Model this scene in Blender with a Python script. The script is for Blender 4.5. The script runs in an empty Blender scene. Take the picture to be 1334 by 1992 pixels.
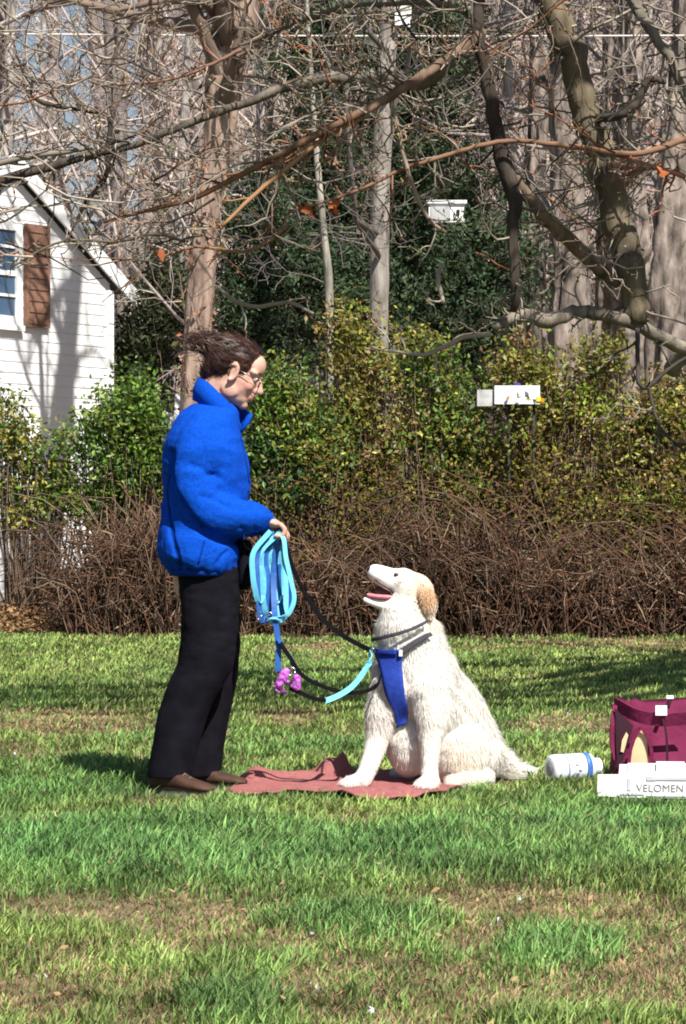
import bpy, math, random
import numpy as np
from mathutils import Vector, Matrix
from mathutils.bvhtree import BVHTree

# ------------------------------------------------------------------ camera, sky, sun, exposure
SC = bpy.context.scene
COL = SC.collection
F, CX, CY, H = 5500.0, 667.0, 996.0, 0.989      # focal length in photo pixels, image centre, eye height

cam_data = bpy.data.cameras.new("camera")
cam = bpy.data.objects.new("camera", cam_data)
COL.objects.link(cam)
SC.camera = cam
cam.location = (0, 0, H)
cam.rotation_euler = (math.radians(90), 0, 0)
cam_data.sensor_fit = 'VERTICAL'
cam_data.sensor_height = 24.0
cam_data.lens = 24.0 * F / 1992.0
cam_data.clip_start = 0.1
cam_data.clip_end = 2000

SUN = Vector((0.40, -0.80, 1.02)).normalized()
world = bpy.data.worlds.new("World")
SC.world = world
world.use_nodes = True
wn = world.node_tree.nodes
sky = wn.new("ShaderNodeTexSky")
sky.sky_type = 'NISHITA'
sky.sun_disc = False
sky.sun_elevation = math.asin(SUN.z)
sky.sun_rotation = math.atan2(SUN.x, SUN.y)
wn["Background"].inputs[1].default_value = 0.06
world.node_tree.links.new(sky.outputs[0], wn["Background"].inputs[0])
sun_data = bpy.data.lights.new("sun", 'SUN')
sun_data.energy = 5.0
sun_data.angle = math.radians(0.53)
sun_data.color = (1.0, 0.955, 0.88)
sun = bpy.data.objects.new("sun", sun_data)
COL.objects.link(sun)
sun.location = (20, -20, 40)
sun.rotation_euler = SUN.to_track_quat('Z', 'Y').to_euler()
SC.view_settings.view_transform = 'Standard'
SC.view_settings.look = 'None'
SC.view_settings.gamma = 1.0
SC.view_settings.use_curve_mapping = False
SC.view_settings.exposure = 0.75
SC.render.engine = 'CYCLES'
SC.cycles.max_bounces = 6
SC.cycles.filter_width = 1.9
SC.cycles.use_denoising = True
SC.cycles.denoiser = 'OPENIMAGEDENOISE'
SC.cycles.denoising_input_passes = 'RGB_ALBEDO_NORMAL'
SC.cycles.denoising_prefilter = 'ACCURATE'

# ------------------------------------------------------------------ helpers
rng = np.random.default_rng(7)
random.seed(7)

def P(px, py, Y):
    return np.array([(px - CX) / F * Y, Y, H - (py - CY) / F * Y])

def gpx(x, y):
    """ground point -> photo pixel"""
    return CX + F * x / y, CY + F * H / y

def _hash(ix, iy, iz, seed):
    n = (ix * 374761393 + iy * 668265263 + iz * 2147483647 + seed * 1274126177) & 0xFFFFFFFF
    n = ((n ^ (n >> 13)) * 1274126177) & 0xFFFFFFFF
    return ((n ^ (n >> 16)) & 0xFFFF) / 65535.0

def noise(p, scale=1.0, seed=0, octaves=1):
    p = np.asarray(p, float)
    if p.shape[1] == 2:
        p = np.c_[p, np.zeros(len(p))]
    out, amp, tot = 0, 1.0, 0
    for o in range(octaves):
        q = p * scale * (2 ** o) + 31.7 * o
        i = np.floor(q).astype(np.int64)
        f = q - i
        f = f * f * (3 - 2 * f)
        v = 0
        for dx in (0, 1):
            for dy in (0, 1):
                for dz in (0, 1):
                    w = (f[:, 0] if dx else 1 - f[:, 0]) * (f[:, 1] if dy else 1 - f[:, 1]) * (f[:, 2] if dz else 1 - f[:, 2])
                    v = v + w * _hash(i[:, 0] + dx, i[:, 1] + dy, i[:, 2] + dz, seed + o)
        out = out + amp * v
        tot += amp
        amp *= 0.5
    return out / tot

def unit(v):
    v = np.asarray(v, float)
    return v / (np.linalg.norm(v, axis=-1, keepdims=True) + 1e-12)

class MB:
    """collects vertices, faces and vertex colours for ONE mesh"""
    def __init__(self):
        self.v, self.f, self.c, self.n = [], [], [], 0
    def add(self, v, f, c=(1, 1, 1)):
        v = np.asarray(v, float).reshape(-1, 3)
        c = np.asarray(c, float)
        if c.ndim == 1:
            c = np.tile(c, (len(v), 1))
        fs = f if isinstance(f, list) else [f]
        for a in fs:
            a = np.asarray(a, np.int64)
            if len(a):
                self.f.append(a + self.n)
        self.v.append(v); self.c.append(c); self.n += len(v)
        return self
    def mesh(self, name, smooth=True):
        me = bpy.data.meshes.new(name)
        v = np.concatenate(self.v); c = np.concatenate(self.c)
        me.vertices.add(len(v))
        me.vertices.foreach_set("co", v.astype(np.float32).ravel())
        sizes = np.concatenate([np.full(len(a), a.shape[1]) for a in self.f])
        idx = np.concatenate([a.ravel() for a in self.f])
        me.loops.add(len(idx))
        me.loops.foreach_set("vertex_index", idx.astype(np.int32))
        me.polygons.add(len(sizes))
        me.polygons.foreach_set("loop_start", np.r_[0, np.cumsum(sizes)[:-1]].astype(np.int32))
        me.polygons.foreach_set("use_smooth", np.full(len(sizes), smooth))
        me.update(calc_edges=True)
        paint(me, c)
        return me

def paint(me, c):
    at = me.color_attributes.get("Col") or me.color_attributes.new("Col", 'FLOAT_COLOR', 'POINT')
    at.data.foreach_set("color", np.c_[c, np.ones(len(c))].astype(np.float32).ravel())

def coords(me):
    a = np.empty(len(me.vertices) * 3, np.float32)
    me.vertices.foreach_get("co", a)
    return a.reshape(-1, 3).astype(float)

def normals(me):
    a = np.empty(len(me.vertices) * 3, np.float32)
    me.vertex_normals.foreach_get("vector", a)
    return a.reshape(-1, 3).astype(float)

def set_coords(me, v):
    me.vertices.foreach_set("co", v.astype(np.float32).ravel())
    me.update()

def link(name, me, mat=None, parent=None):
    o = bpy.data.objects.new(name, me)
    COL.objects.link(o)
    if mat is not None and me is not None and not me.materials:
        me.materials.append(mat)
    if parent is not None:
        o.parent = parent
    return o

def obj(name, mb, mat, parent=None, smooth=True):
    return link(name, mb.mesh(name, smooth), mat, parent)

def tag(o, label=None, cat=None, group=None, kind=None):
    if label: o["label"] = label
    if cat: o["category"] = cat
    if group: o["group"] = group
    if kind: o["kind"] = kind
    return o

def thing(name, label, cat, group=None):
    o = bpy.data.objects.new(name, None)
    o.empty_display_size = 0.1
    COL.objects.link(o)
    return tag(o, label, cat, group)

def at_base(o, loc):
    """put an Empty at a thing's base while its (world-space) parts stay put"""
    o.location = loc
    for ch in o.children:
        ch.matrix_parent_inverse = Matrix.Translation(Vector(loc)).inverted()

def tube_arrays(path, radii, sides=6, cap=True):
    path = np.asarray(path, float); n = len(path)
    radii = np.broadcast_to(np.asarray(radii, float), (n,))
    t = unit(np.gradient(path, axis=0))
    ref = np.array([0.31, 0.87, 0.38])
    if abs(np.mean(t @ ref)) > 0.9:
        ref = np.array([0.9, -0.2, 0.3])
    a = unit(np.cross(t, ref)); b = np.cross(t, a)
    th = np.linspace(0, 2 * np.pi, sides, endpoint=False)
    v = path[:, None] + radii[:, None, None] * (np.cos(th)[None, :, None] * a[:, None] + np.sin(th)[None, :, None] * b[:, None])
    i = np.arange(n - 1)[:, None] * sides; j = np.arange(sides)[None]; k = (j + 1) % sides
    q = np.stack([i + j, i + k, i + sides + k, i + sides + j], -1).reshape(-1, 4)
    v = v.reshape(-1, 3); fs = [q]
    if cap:
        v = np.r_[v, path[:1], path[-1:]]
        s = np.arange(sides); s2 = (s + 1) % sides
        fs.append(np.c_[s2, s, np.full(sides, n * sides)])
        o = (n - 1) * sides
        fs.append(np.c_[o + s, o + s2, np.full(sides, n * sides + 1)])
    return v, fs

def tube(mb, path, radii, sides=6, col=(1, 1, 1), cap=True):
    v, fs = tube_arrays(path, radii, sides, cap)
    mb.add(v, fs, col)

def smooth_path(pts, n):
    """Catmull-Rom through points of any dimension"""
    p = np.asarray(pts, float)
    if len(p) < 3:
        return np.array([p[0] + (p[-1] - p[0]) * t for t in np.linspace(0, 1, n)])
    q = np.r_[[2 * p[0] - p[1]], p, [2 * p[-1] - p[-2]]]
    out = []
    for t in np.linspace(0, len(p) - 1 - 1e-6, n):
        k = int(t); f = t - k
        a, b, c, d = q[k:k + 4]
        out.append(0.5 * (2 * b + (c - a) * f + (2 * a - 5 * b + 4 * c - d) * f * f + (3 * b - a - 3 * c + d) * f ** 3))
    return np.array(out)

def ellipsoid(mb, c, r, rot=None, col=(1, 1, 1), nu=16, nv=10):
    th = np.linspace(0, 2 * np.pi, nu, endpoint=False)
    ph = np.linspace(0, np.pi, nv + 1)[1:-1]
    v = np.stack([np.outer(np.sin(ph), np.cos(th)), np.outer(np.sin(ph), np.sin(th)), np.outer(np.cos(ph), np.ones(nu))], -1).reshape(-1, 3)
    v = np.r_[v, [[0, 0, 1], [0, 0, -1]]] * np.broadcast_to(np.asarray(r, float), (3,))
    if rot is not None:
        v = v @ np.array(rot).T
    m = nv - 1
    i = np.arange(m - 1)[:, None] * nu; j = np.arange(nu)[None]; k = (j + 1) % nu
    q = np.stack([i + j, i + nu + j, i + nu + k, i + k], -1).reshape(-1, 4)
    s = np.arange(nu); s2 = (s + 1) % nu
    top = np.c_[s, s2, np.full(nu, m * nu)]
    bot = np.c_[(m - 1) * nu + s2, (m - 1) * nu + s, np.full(nu, m * nu + 1)]
    mb.add(v + np.asarray(c, float), [q, top, bot], col)

def chain(mb, pts, sides=14, n=None, col=(1, 1, 1)):
    """pts: (x,y,z,r); rounded tapered limb"""
    p = smooth_path(pts, n or 5 * len(pts))
    tube(mb, p[:, :3], p[:, 3], sides, col)
    ellipsoid(mb, p[0, :3], p[0, 3], col=col, nu=12, nv=8)
    ellipsoid(mb, p[-1, :3], p[-1, 3], col=col, nu=12, nv=8)

def loft(mb, secs, sides=28, col=(1, 1, 1), power=2.3, n=None):
    """secs: (cx,cy,cz,hx,hy) horizontal superellipse sections, bottom to top or top to bottom"""
    s = smooth_path(secs, n or 4 * len(secs))
    th = np.linspace(0, 2 * np.pi, sides, endpoint=False)
    c, d = np.cos(th), np.sin(th)
    ex = np.sign(c) * np.abs(c) ** (2 / power); ey = np.sign(d) * np.abs(d) ** (2 / power)
    v = np.stack([s[:, 0:1] + s[:, 3:4] * ex, s[:, 1:2] + s[:, 4:5] * ey, np.repeat(s[:, 2:3], sides, 1)], -1)
    m = len(s)
    i = np.arange(m - 1)[:, None] * sides; j = np.arange(sides)[None]; k = (j + 1) % sides
    q = np.stack([i + j, i + k, i + sides + k, i + sides + j], -1).reshape(-1, 4)
    v = np.r_[v.reshape(-1, 3), s[:1, :3], s[-1:, :3]]
    a = np.arange(sides); a2 = (a + 1) % sides
    mb.add(v, [q, np.c_[a2, a, np.full(sides, m * sides)], np.c_[(m - 1) * sides + a, (m - 1) * sides + a2, np.full(sides, m * sides + 1)]], col)

def fuse(mb, voxel, smooth=6, factor=0.5):
    """one continuous surface out of overlapping closed shapes"""
    me = mb.mesh("tmp")
    o = bpy.data.objects.new("tmp", me)
    COL.objects.link(o)
    r = o.modifiers.new("r", 'REMESH'); r.mode = 'VOXEL'; r.voxel_size = voxel; r.use_smooth_shade = True
    if smooth:
        s = o.modifiers.new("s", 'SMOOTH'); s.iterations = smooth; s.factor = factor
    dg = bpy.context.evaluated_depsgraph_get()
    out = bpy.data.meshes.new_from_object(o.evaluated_get(dg))
    bpy.data.objects.remove(o)
    bpy.data.meshes.remove(me)
    out.polygons.foreach_set("use_smooth", np.full(len(out.polygons), True))
    return out

def box_arrays(c, size, axes=None):
    s = np.asarray(size, float) / 2
    v = np.array([[x, y, z] for z in (-1, 1) for y in (-1, 1) for x in (-1, 1)], float) * s
    if axes is not None:
        v = v @ np.asarray(axes, float)
    f = np.array([[0, 2, 3, 1], [4, 5, 7, 6], [0, 1, 5, 4], [2, 6, 7, 3], [0, 4, 6, 2], [1, 3, 7, 5]])
    return v + np.asarray(c, float), f

def box(mb, c, size, axes=None, col=(1, 1, 1)):
    v, f = box_arrays(c, size, axes)
    mb.add(v, f, col)

def strips(mb, base, d1, d2, side, w, col, col_tip=None):
    """many tapering blades: base, base+d1, base+d1+d2; side = width direction"""
    n = len(base); w = np.broadcast_to(np.asarray(w, float), (n,))[:, None]
    hw = side * w * 0.5
    m = base + d1
    v = np.stack([base - hw, base + hw, m + hw * 0.75, m - hw * 0.75, m + d2], 1).reshape(-1, 3)
    k = np.arange(n)[:, None] * 5
    ct = col if col_tip is None else col_tip
    c = np.stack([col, col, (col + ct) / 2, (col + ct) / 2, ct], 1).reshape(-1, 3)
    mb.add(v, [k + np.array([[0, 1, 2, 3]]), k + np.array([[3, 2, 4]])], c)

def leaves(mb, c, size, col, aspect=0.55, up=0.3, r=None):
    """rhombic leaf faces at points c with random orientation"""
    r = r or rng
    n = len(c)
    a = unit(r.normal(size=(n, 3)))
    nr = unit(r.normal(size=(n, 3)) + np.array([0.25, -0.35, up]))
    b = unit(np.cross(nr, a)); a = np.cross(b, nr)
    s = np.broadcast_to(np.asarray(size, float), (n,))[:, None]
    v = np.stack([c - a * s * .5, c + b * s * aspect * .5, c + a * s * .5 + nr * s * .12, c - b * s * aspect * .5], 1).reshape(-1, 3)
    k = np.arange(n)[:, None] * 4
    mb.add(v, k + np.array([[0, 1, 2, 3]]), np.repeat(col, 4, 0))

def ribbon(mb, pts, width, wdir, thick=0.002, n=40, col=(1, 1, 1)):
    """flat webbing along a path"""
    p = smooth_path(pts, n)
    t = unit(np.gradient(p, axis=0))
    wd = np.broadcast_to(np.asarray(wdir, float), p.shape)
    a = unit(wd - t * np.sum(wd * t, -1, keepdims=True)); b = np.cross(t, a)
    hw, ht = width / 2, thick / 2
    v = np.stack([p - a * hw - b * ht, p + a * hw - b * ht, p + a * hw + b * ht, p - a * hw + b * ht], 1).reshape(-1, 3)
    i = np.arange(len(p) - 1)[:, None] * 4
    q = np.concatenate([i + np.array([[j, (j + 1) % 4, 4 + (j + 1) % 4, 4 + j]]) for j in range(4)])
    e = (len(p) - 1) * 4
    mb.add(v, [q, np.array([[3, 2, 1, 0], [e, e + 1, e + 2, e + 3]])], col)

# ------------------------------------------------------------------ materials
def material(name, base=(1, 1, 1), rough=0.8, use_col=False, nscale=8.0, nmix=0.25, bump=0.0, bscale=40.0, spec=0.3,
             transl=0.0, metallic=0.0, sheen=0.0, stretch=None, dark=None, sss=0.0):
    m = bpy.data.materials.new(name)
    m.use_nodes = True
    nt = m.node_tree; N = nt.nodes; L = nt.links
    bs = N["Principled BSDF"]
    bs.inputs["Roughness"].default_value = rough
    bs.inputs["Specular IOR Level"].default_value = spec
    bs.inputs["Metallic"].default_value = metallic
    if sheen:
        bs.inputs["Sheen Weight"].default_value = sheen
        bs.inputs["Sheen Roughness"].default_value = 0.5
        bs.inputs["Sheen Tint"].default_value = (*base, 1)
    if sss:
        bs.inputs["Subsurface Weight"].default_value = sss
        bs.inputs["Subsurface Radius"].default_value = (0.01, 0.004, 0.002)
        bs.inputs["Subsurface Scale"].default_value = 1.0
    tc = N.new("ShaderNodeTexCoord")
    mp = N.new("ShaderNodeMapping")
    L.new(tc.outputs["Object"], mp.inputs[0])
    if stretch:
        mp.inputs["Scale"].default_value = stretch
    nz = N.new("ShaderNodeTexNoise")
    nz.inputs["Scale"].default_value = nscale
    nz.inputs["Detail"].default_value = 5
    L.new(mp.outputs[0], nz.inputs["Vector"])
    rp = N.new("ShaderNodeMapRange")
    rp.inputs[1].default_value = 0.3; rp.inputs[2].default_value = 0.7
    rp.inputs[3].default_value = 0.0; rp.inputs[4].default_value = 1.0
    L.new(nz.outputs[0], rp.inputs[0])
    mx = N.new("ShaderNodeMix"); mx.data_type = 'RGBA'
    lo = dark if dark is not None else tuple(b * (1 - nmix) for b in base)
    hi = base if dark is not None else tuple(min(1, b * (1 + nmix)) for b in base)
    mx.inputs[6].default_value = (*lo, 1); mx.inputs[7].default_value = (*hi, 1)
    L.new(rp.outputs[0], mx.inputs[0])
    out = mx.outputs[2]
    if use_col:
        at = N.new("ShaderNodeAttribute"); at.attribute_name = "Col"
        ml = N.new("ShaderNodeMix"); ml.data_type = 'RGBA'; ml.blend_type = 'MULTIPLY'
        ml.inputs[0].default_value = 1.0
        L.new(out, ml.inputs[6]); L.new(at.outputs["Color"], ml.inputs[7])
        out = ml.outputs[2]
    L.new(out, bs.inputs["Base Color"])
    if bump:
        nb = N.new("ShaderNodeTexNoise"); nb.inputs["Scale"].default_value = bscale; nb.inputs["Detail"].default_value = 6
        L.new(mp.outputs[0], nb.inputs["Vector"])
        bp = N.new("ShaderNodeBump"); bp.inputs["Strength"].default_value = bump; bp.inputs["Distance"].default_value = 0.02
        L.new(nb.outputs[0], bp.inputs["Height"]); L.new(bp.outputs[0], bs.inputs["Normal"])
    if transl:
        tr = N.new("ShaderNodeBsdfTranslucent")
        L.new(out, tr.inputs[0])
        ms = N.new("ShaderNodeMixShader"); ms.inputs[0].default_value = transl
        L.new(bs.outputs[0], ms.inputs[1]); L.new(tr.outputs[0], ms.inputs[2])
        L.new(ms.outputs[0], N["Material Output"].inputs[0])
    return m

M = {}
M['ground'] = material("soil and thatch", use_col=True, nscale=14, nmix=0.45, bump=0.6, bscale=60, rough=1, spec=0.05)
M['grass'] = material("grass", use_col=True, nscale=5, nmix=0.1, rough=0.55, spec=0.25, transl=0.25)
M['leaf'] = material("leaf", use_col=True, nscale=6, nmix=0.15, rough=0.45, spec=0.4, transl=0.22)
M['needle'] = material("evergreen foliage", use_col=True, nscale=3, nmix=0.2, rough=0.6, spec=0.3, transl=0.1)
M['twig'] = material("twig", use_col=True, nscale=10, nmix=0.3, rough=0.85, spec=0.15)
M['bark'] = material("bark", use_col=True, nscale=16, nmix=0.6, bump=1.0, bscale=22, rough=0.95, spec=0.1, stretch=(1, 1, 0.22))
M['roughbark'] = material("furrowed bark", use_col=True, nscale=9, nmix=0.85, bump=1.0, bscale=18, rough=0.95, spec=0.1, stretch=(1, 1, 0.4))
M['deadleaf'] = material("dead leaves", use_col=True, nscale=9, nmix=0.25, rough=0.9, spec=0.1, transl=0.15)
# ------------------------------------------------------------------ ground
def hill(x, y):
    """height of the ground: level lawn, then woodland floor that climbs behind"""
    x = np.asarray(x, float); y = np.asarray(y, float)
    t = np.clip((y - 40) / 70, 0, 1)
    side = 0.40 + 0.60 / (1 + np.exp(-(x / np.maximum(y, 1) + 0.045) * 60))
    return 21 * side * t ** 1.25

def patch(px, py, cx, cy, rx, ry, soft=0.5):
    d = ((px - cx) / rx) ** 2 + ((py - cy) / ry) ** 2
    return np.clip((1 + soft - d) / (2 * soft), 0, 1)

def lawn(x, y):
    """dryness 0..1 and lushness 0..1 of the lawn at ground points"""
    yy = np.maximum(y, 3.0)
    px, py = gpx(x, yy)
    pt = np.c_[x, y]
    wob = (noise(pt, 2.3, 5, 2) - .5)
    py2 = py + wob * 46; px2 = px + (noise(pt, 2.0, 9, 2) - .5) * 110
    dry = np.zeros_like(px)
    for a in ((165, 1412, 200, 30), (1130, 1412, 130, 20), (590, 1398, 120, 16), (1010, 1758, 340, 30), (250, 1780, 300, 32),
              (1285, 1890, 130, 66), (930, 1835, 90, 34), (60, 1950, 130, 60), (640, 1905, 80, 30), (1180, 1255, 320, 16), (600, 1262, 90, 14)):
        dry = np.maximum(dry, patch(px2, py2, *a))
    lower = np.clip((py2 - 1735) / 25, 0, 1)
    dry = np.maximum(dry, lower * np.clip((noise(pt, 5.5, 3, 3) - .36) * 4.5, 0, .85))
    dry = np.maximum(dry, np.clip((noise(pt, 3.2, 13, 3) - .57) * 5, 0, .6))
    lush = np.zeros_like(px)
    for a in ((680, 1797, 190, 36), (1100, 1862, 120, 34), (460, 1972, 120, 40), (330, 1660, 420, 70), (1000, 1650, 420, 60), (760, 1835, 110, 12)):
        lush = np.maximum(lush, patch(px2, py2, *a))
    dry = dry * (1 - .9 * lush)
    return dry, lush, py

xs = np.unique(np.r_[np.linspace(-4, 4, 101), np.linspace(-14, 14, 57), np.linspace(-60, 60, 41), np.linspace(-400, 400, 17)])
ys = np.unique(np.r_[np.linspace(4, 26, 200), np.linspace(26, 120, 64), np.linspace(120, 700, 12), np.linspace(-60, 4, 14)])
gx, gy = np.meshgrid(xs, ys)
gx, gy = gx.ravel(), gy.ravel()
gz = hill(gx, gy) + np.where(gy > 24, (noise(np.c_[gx, gy], .5, 2, 2) - .5) * .35 * np.clip((gy - 24) / 8, 0, 1), 0)
gz += np.where(gy < 24, (noise(np.c_[gx, gy], 1.6, 21, 2) - .5) * .012, 0)
dry, lush, _ = lawn(gx, gy)
cg, cd, cl = np.array([.07, .085, .03]), np.array([.25, .19, .11]), np.array([.33, .265, .22])
col = cg + (cd - cg) * dry[:, None]
w = np.clip((gy - 22.2) / 1.0, 0, 1)[:, None]
col = col * (1 - w) + cl * w
nx, ny = len(xs), len(ys)
i = (np.arange(ny - 1)[:, None] * nx + np.arange(nx - 1)[None]).ravel()
g = MB()
g.add(np.c_[gx, gy, gz], np.c_[i, i + 1, i + nx + 1, i + nx], col)
ground = tag(obj('ground', g, M['ground']), "mown lawn rising into leaf-strewn woodland floor", "ground", kind='structure')

# areas under things, where no blade grows
from mathutils.geometry import intersect_point_line
TOWEL = [(443, 1546), (475, 1556), (560, 1548), (640, 1552), (690, 1561), (745, 1563), (805, 1561), (860, 1549), (902, 1536), (905, 1518), (780, 1505), (668, 1510), (590, 1511), (500, 1522), (462, 1535)]
def inside(poly, x, y):
    c = np.zeros(len(x), bool); n = len(poly)
    for k in range(n):
        x1, y1 = poly[k]; x2, y2 = poly[(k + 1) % n]
        hit = (y1 > y) != (y2 > y)
        c ^= hit & (x < (x2 - x1) * (y - y1) / (y2 - y1 + 1e-12) + x1)
    return c
towel_xy = [((a - CX) * (H * F / (b - CY)) / F, H * F / (b - CY)) for a, b in TOWEL]
BOX_C, BOX_YAW = np.array([1.30, 9.915]), math.radians(-6)
def covered(x, y):
    c = inside(towel_xy, x, y)
    dx, dy = x - BOX_C[0], y - BOX_C[1]
    u = dx * math.cos(BOX_YAW) + dy * math.sin(BOX_YAW); v = -dx * math.sin(BOX_YAW) + dy * math.cos(BOX_YAW)
    c |= (abs(u + .03) < .38) & (v > -.29) & (v < .20)
    c |= (x > .98) & (x < 1.6) & (y > 10.38) & (y < 10.75)
    c |= (x - .47) ** 2 + (y - 10.3) ** 2 < .17 ** 2
    c |= (abs(x + .57) < .09) & (abs(y - 9.95) < .09)
    return c

def grass_blades(mb, n, ymin, ymax, spread, extra, hmul=1.0, wmul=1.0, tone=1.0, thr=None):
    y = ymin * (ymax / ymin) ** rng.random(n)
    x = (rng.random(n) * 2 - 1) * (y * .1213 * spread + extra)
    dry, lush, py = lawn(x, y)
    clump = noise(np.c_[x, y], 9, 40, 2)
    keep = rng.random(n) < (1 - .15 * dry) * (.35 + 1.1 * clump)
    keep &= ~covered(x, y)
    if thr is not None:
        keep &= (noise(np.c_[x, y], 14, 90, 2) > thr) & (dry < .5)
    x, y, dry, lush, clump = (a[keep] for a in (x, y, dry, lush, clump)); n = len(x)
    straw = rng.random(n) < (.09 + .66 * dry)
    h = (.028 + .034 * rng.random(n) + .03 * lush * rng.random(n) + .03 * np.clip(clump - .45, 0, 1)) * hmul
    h *= np.where(straw, .75, 1) * (1 - .45 * dry) * .88
    h *= np.where(covered(x, y + .06) | covered(x, y + .13) | covered(x - .05, y), .42, 1)
    az = rng.random(n) * 2 * np.pi
    lean = h * (.25 + .75 * rng.random(n) ** 1.5) * np.where(straw, 1.6, 1)
    d = np.c_[np.cos(az), np.sin(az), np.zeros(n)]
    d1 = d * (lean * .3)[:, None] + np.c_[np.zeros(n), np.zeros(n), h * .6]
    d2 = d * (lean * .7)[:, None] + np.c_[np.zeros(n), np.zeros(n), h * .36]
    s = np.c_[-np.sin(az + .6), np.cos(az + .6), np.zeros(n)]
    wdt = np.maximum(.0044, .00072 * y) * (.7 + .6 * rng.random(n)) * wmul
    far = np.clip((y - 9.5) / 9, 0, 1)
    t1 = noise(np.c_[x, y], 1.1, 60, 2); t2 = rng.random(n)
    t1 = np.clip((t1 - .3) * 2.5, 0, 1)
    green = np.array([.092, .178, .048]) * (1 - t1[:, None]) + np.array([.155, .21, .056]) * t1[:, None]
    green = green * (1 - .55 * far[:, None]) + np.array([.185, .24, .065]) * .55 * far[:, None]
    green = green * (1 - .45 * lush[:, None]) + np.array([.08, .185, .058]) * .45 * lush[:, None]
    green = green * (.45 + 1.15 * t2[:, None])
    st = np.array([.36, .265, .145]) * (.55 + .75 * t2[:, None])
    c = np.where(straw[:, None], st, green * 1.40) * tone
    c = c * (.62 + .76 * np.clip((noise(np.c_[x, y], 7, 44, 2) - .25) * 2, 0, 1))[:, None]
    base = np.c_[x, y, np.full(n, -.004)]
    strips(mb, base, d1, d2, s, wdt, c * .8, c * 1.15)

mb = MB()
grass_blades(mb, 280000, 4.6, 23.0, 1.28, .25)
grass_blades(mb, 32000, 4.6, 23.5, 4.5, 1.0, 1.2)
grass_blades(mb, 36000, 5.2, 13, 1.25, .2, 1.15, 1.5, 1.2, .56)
tag(obj('grass', mb, M['grass'], smooth=False), "short spring grass with dry straw patches covering the lawn", "grass", kind='stuff')

# dead leaves and pale specks lying in the grass
mb = MB(); n = 1500
y = 5 * (22 / 5) ** rng.random(n); x = (rng.random(n) * 2 - 1) * y * .16
k = ~covered(x, y); x, y = x[k], y[k]; n = len(x)
dr = lawn(x, y)[0]
k = rng.random(n) < .25 + dr; x, y = x[k], y[k]; n = len(x)
c = np.array([.34, .22, .12]) * (.6 + .9 * rng.random((n, 1)))
leaves(mb, np.c_[x, y, .018 + .02 * rng.random(n)], .008 + .016 * rng.random(n), c, .5, 1.0)
for a, b in ((80, 1935), (615, 1950), (1010, 1770), (965, 1815), (720, 1990), (600, 1838), (1105, 1400), (30, 1480)):
    yy = H * F / (b - CY)
    leaves(mb, np.array([[(a - CX) / F * yy, yy, .03]] * 3) + rng.normal(size=(3, 3)) * .006, .014, np.full((3, 3), .75), .7, .6)
tag(obj('fallen_leaves', mb, M['deadleaf'], smooth=False), "scattered dry brown leaves and pale petals lying in the grass", "leaves", kind='stuff')

# ------------------------------------------------------------------ bare trees
def grow(mb, r, p0, d, length, rad, level, maxlevel, kids, sides, col, bend=.22, lift=.05, kid_len=.55, first=.25):
    n = 7 if level == 0 else (5 if level == 1 else 4)
    pts = [np.array(p0, float)]; d = unit(np.array(d, float)); dirs = [d]
    for k in range(n):
        d = unit(d + r.normal(size=3) * bend * (.4 if level == 0 else 1) + np.array([0, 0, lift]))
        pts.append(pts[-1] + d * length / n); dirs.append(d)
    t = np.linspace(0, 1, n + 1)
    radii = rad * (1 - .78 * t) if level else rad * (1 - .6 * t)
    tube(mb, pts, np.maximum(radii, .0035), sides[level], col * (.75 + .5 * r.random()), cap=False)
    if level >= maxlevel:
        return
    for k in range(kids[level]):
        s = first + (1 - first) * (k + r.random()) / kids[level]
        q = s * n; i = min(int(q), n - 1); f = q - i
        pos = pts[i] * (1 - f) + pts[i + 1] * f
        a = unit(r.normal(size=3)); a = unit(a - dirs[i] * (a @ dirs[i]))
        nd = unit(dirs[i] * (.55 + .3 * r.random()) + a * .9 + np.array([0, 0, .12]))
        grow(mb, r, pos, nd, length * kid_len * (1.1 - .55 * s) * (.7 + .6 * r.random()), np.maximum(rad * (1 - .7 * s) * .5, .004), level + 1, maxlevel, kids, sides, col, bend, lift, kid_len, .15)

def trunk_mesh(name, path, radii, r, col, flutes=0.0, sides=14, n=26):
    """tapered trunk with irregular bark ridges"""
    p = smooth_path(np.c_[np.asarray(path, float), np.asarray(radii, float)], n)
    mb = MB()
    v, fs = tube_arrays(p[:, :3], p[:, 3], sides)
    ctr = np.repeat(p[:, :3], sides, 0)
    off = v[:n * sides] - ctr
    ang = np.tile(np.arange(sides), n)
    q = np.c_[np.cos(ang / sides * 2 * np.pi) * 2.2, np.sin(ang / sides * 2 * np.pi) * 2.2, np.repeat(np.arange(n), sides) * .16]
    k = 1 + flutes * (noise(q, 1.0, int(r.integers(1000)), 2) - .5) * 2 + (.12 + .5 * flutes) * (noise(q * np.array([1, 1, 2.5]), 2.6, int(r.integers(1000)), 2) - .5)
    v[:n * sides] = ctr + off * k[:, None]
    c = np.tile(col, (len(v), 1)) * (.75 + .5 * noise(v, 3.0, 8, 2))[:, None]
    mb.add(v, fs, c)
    return mb.mesh(name)

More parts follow.
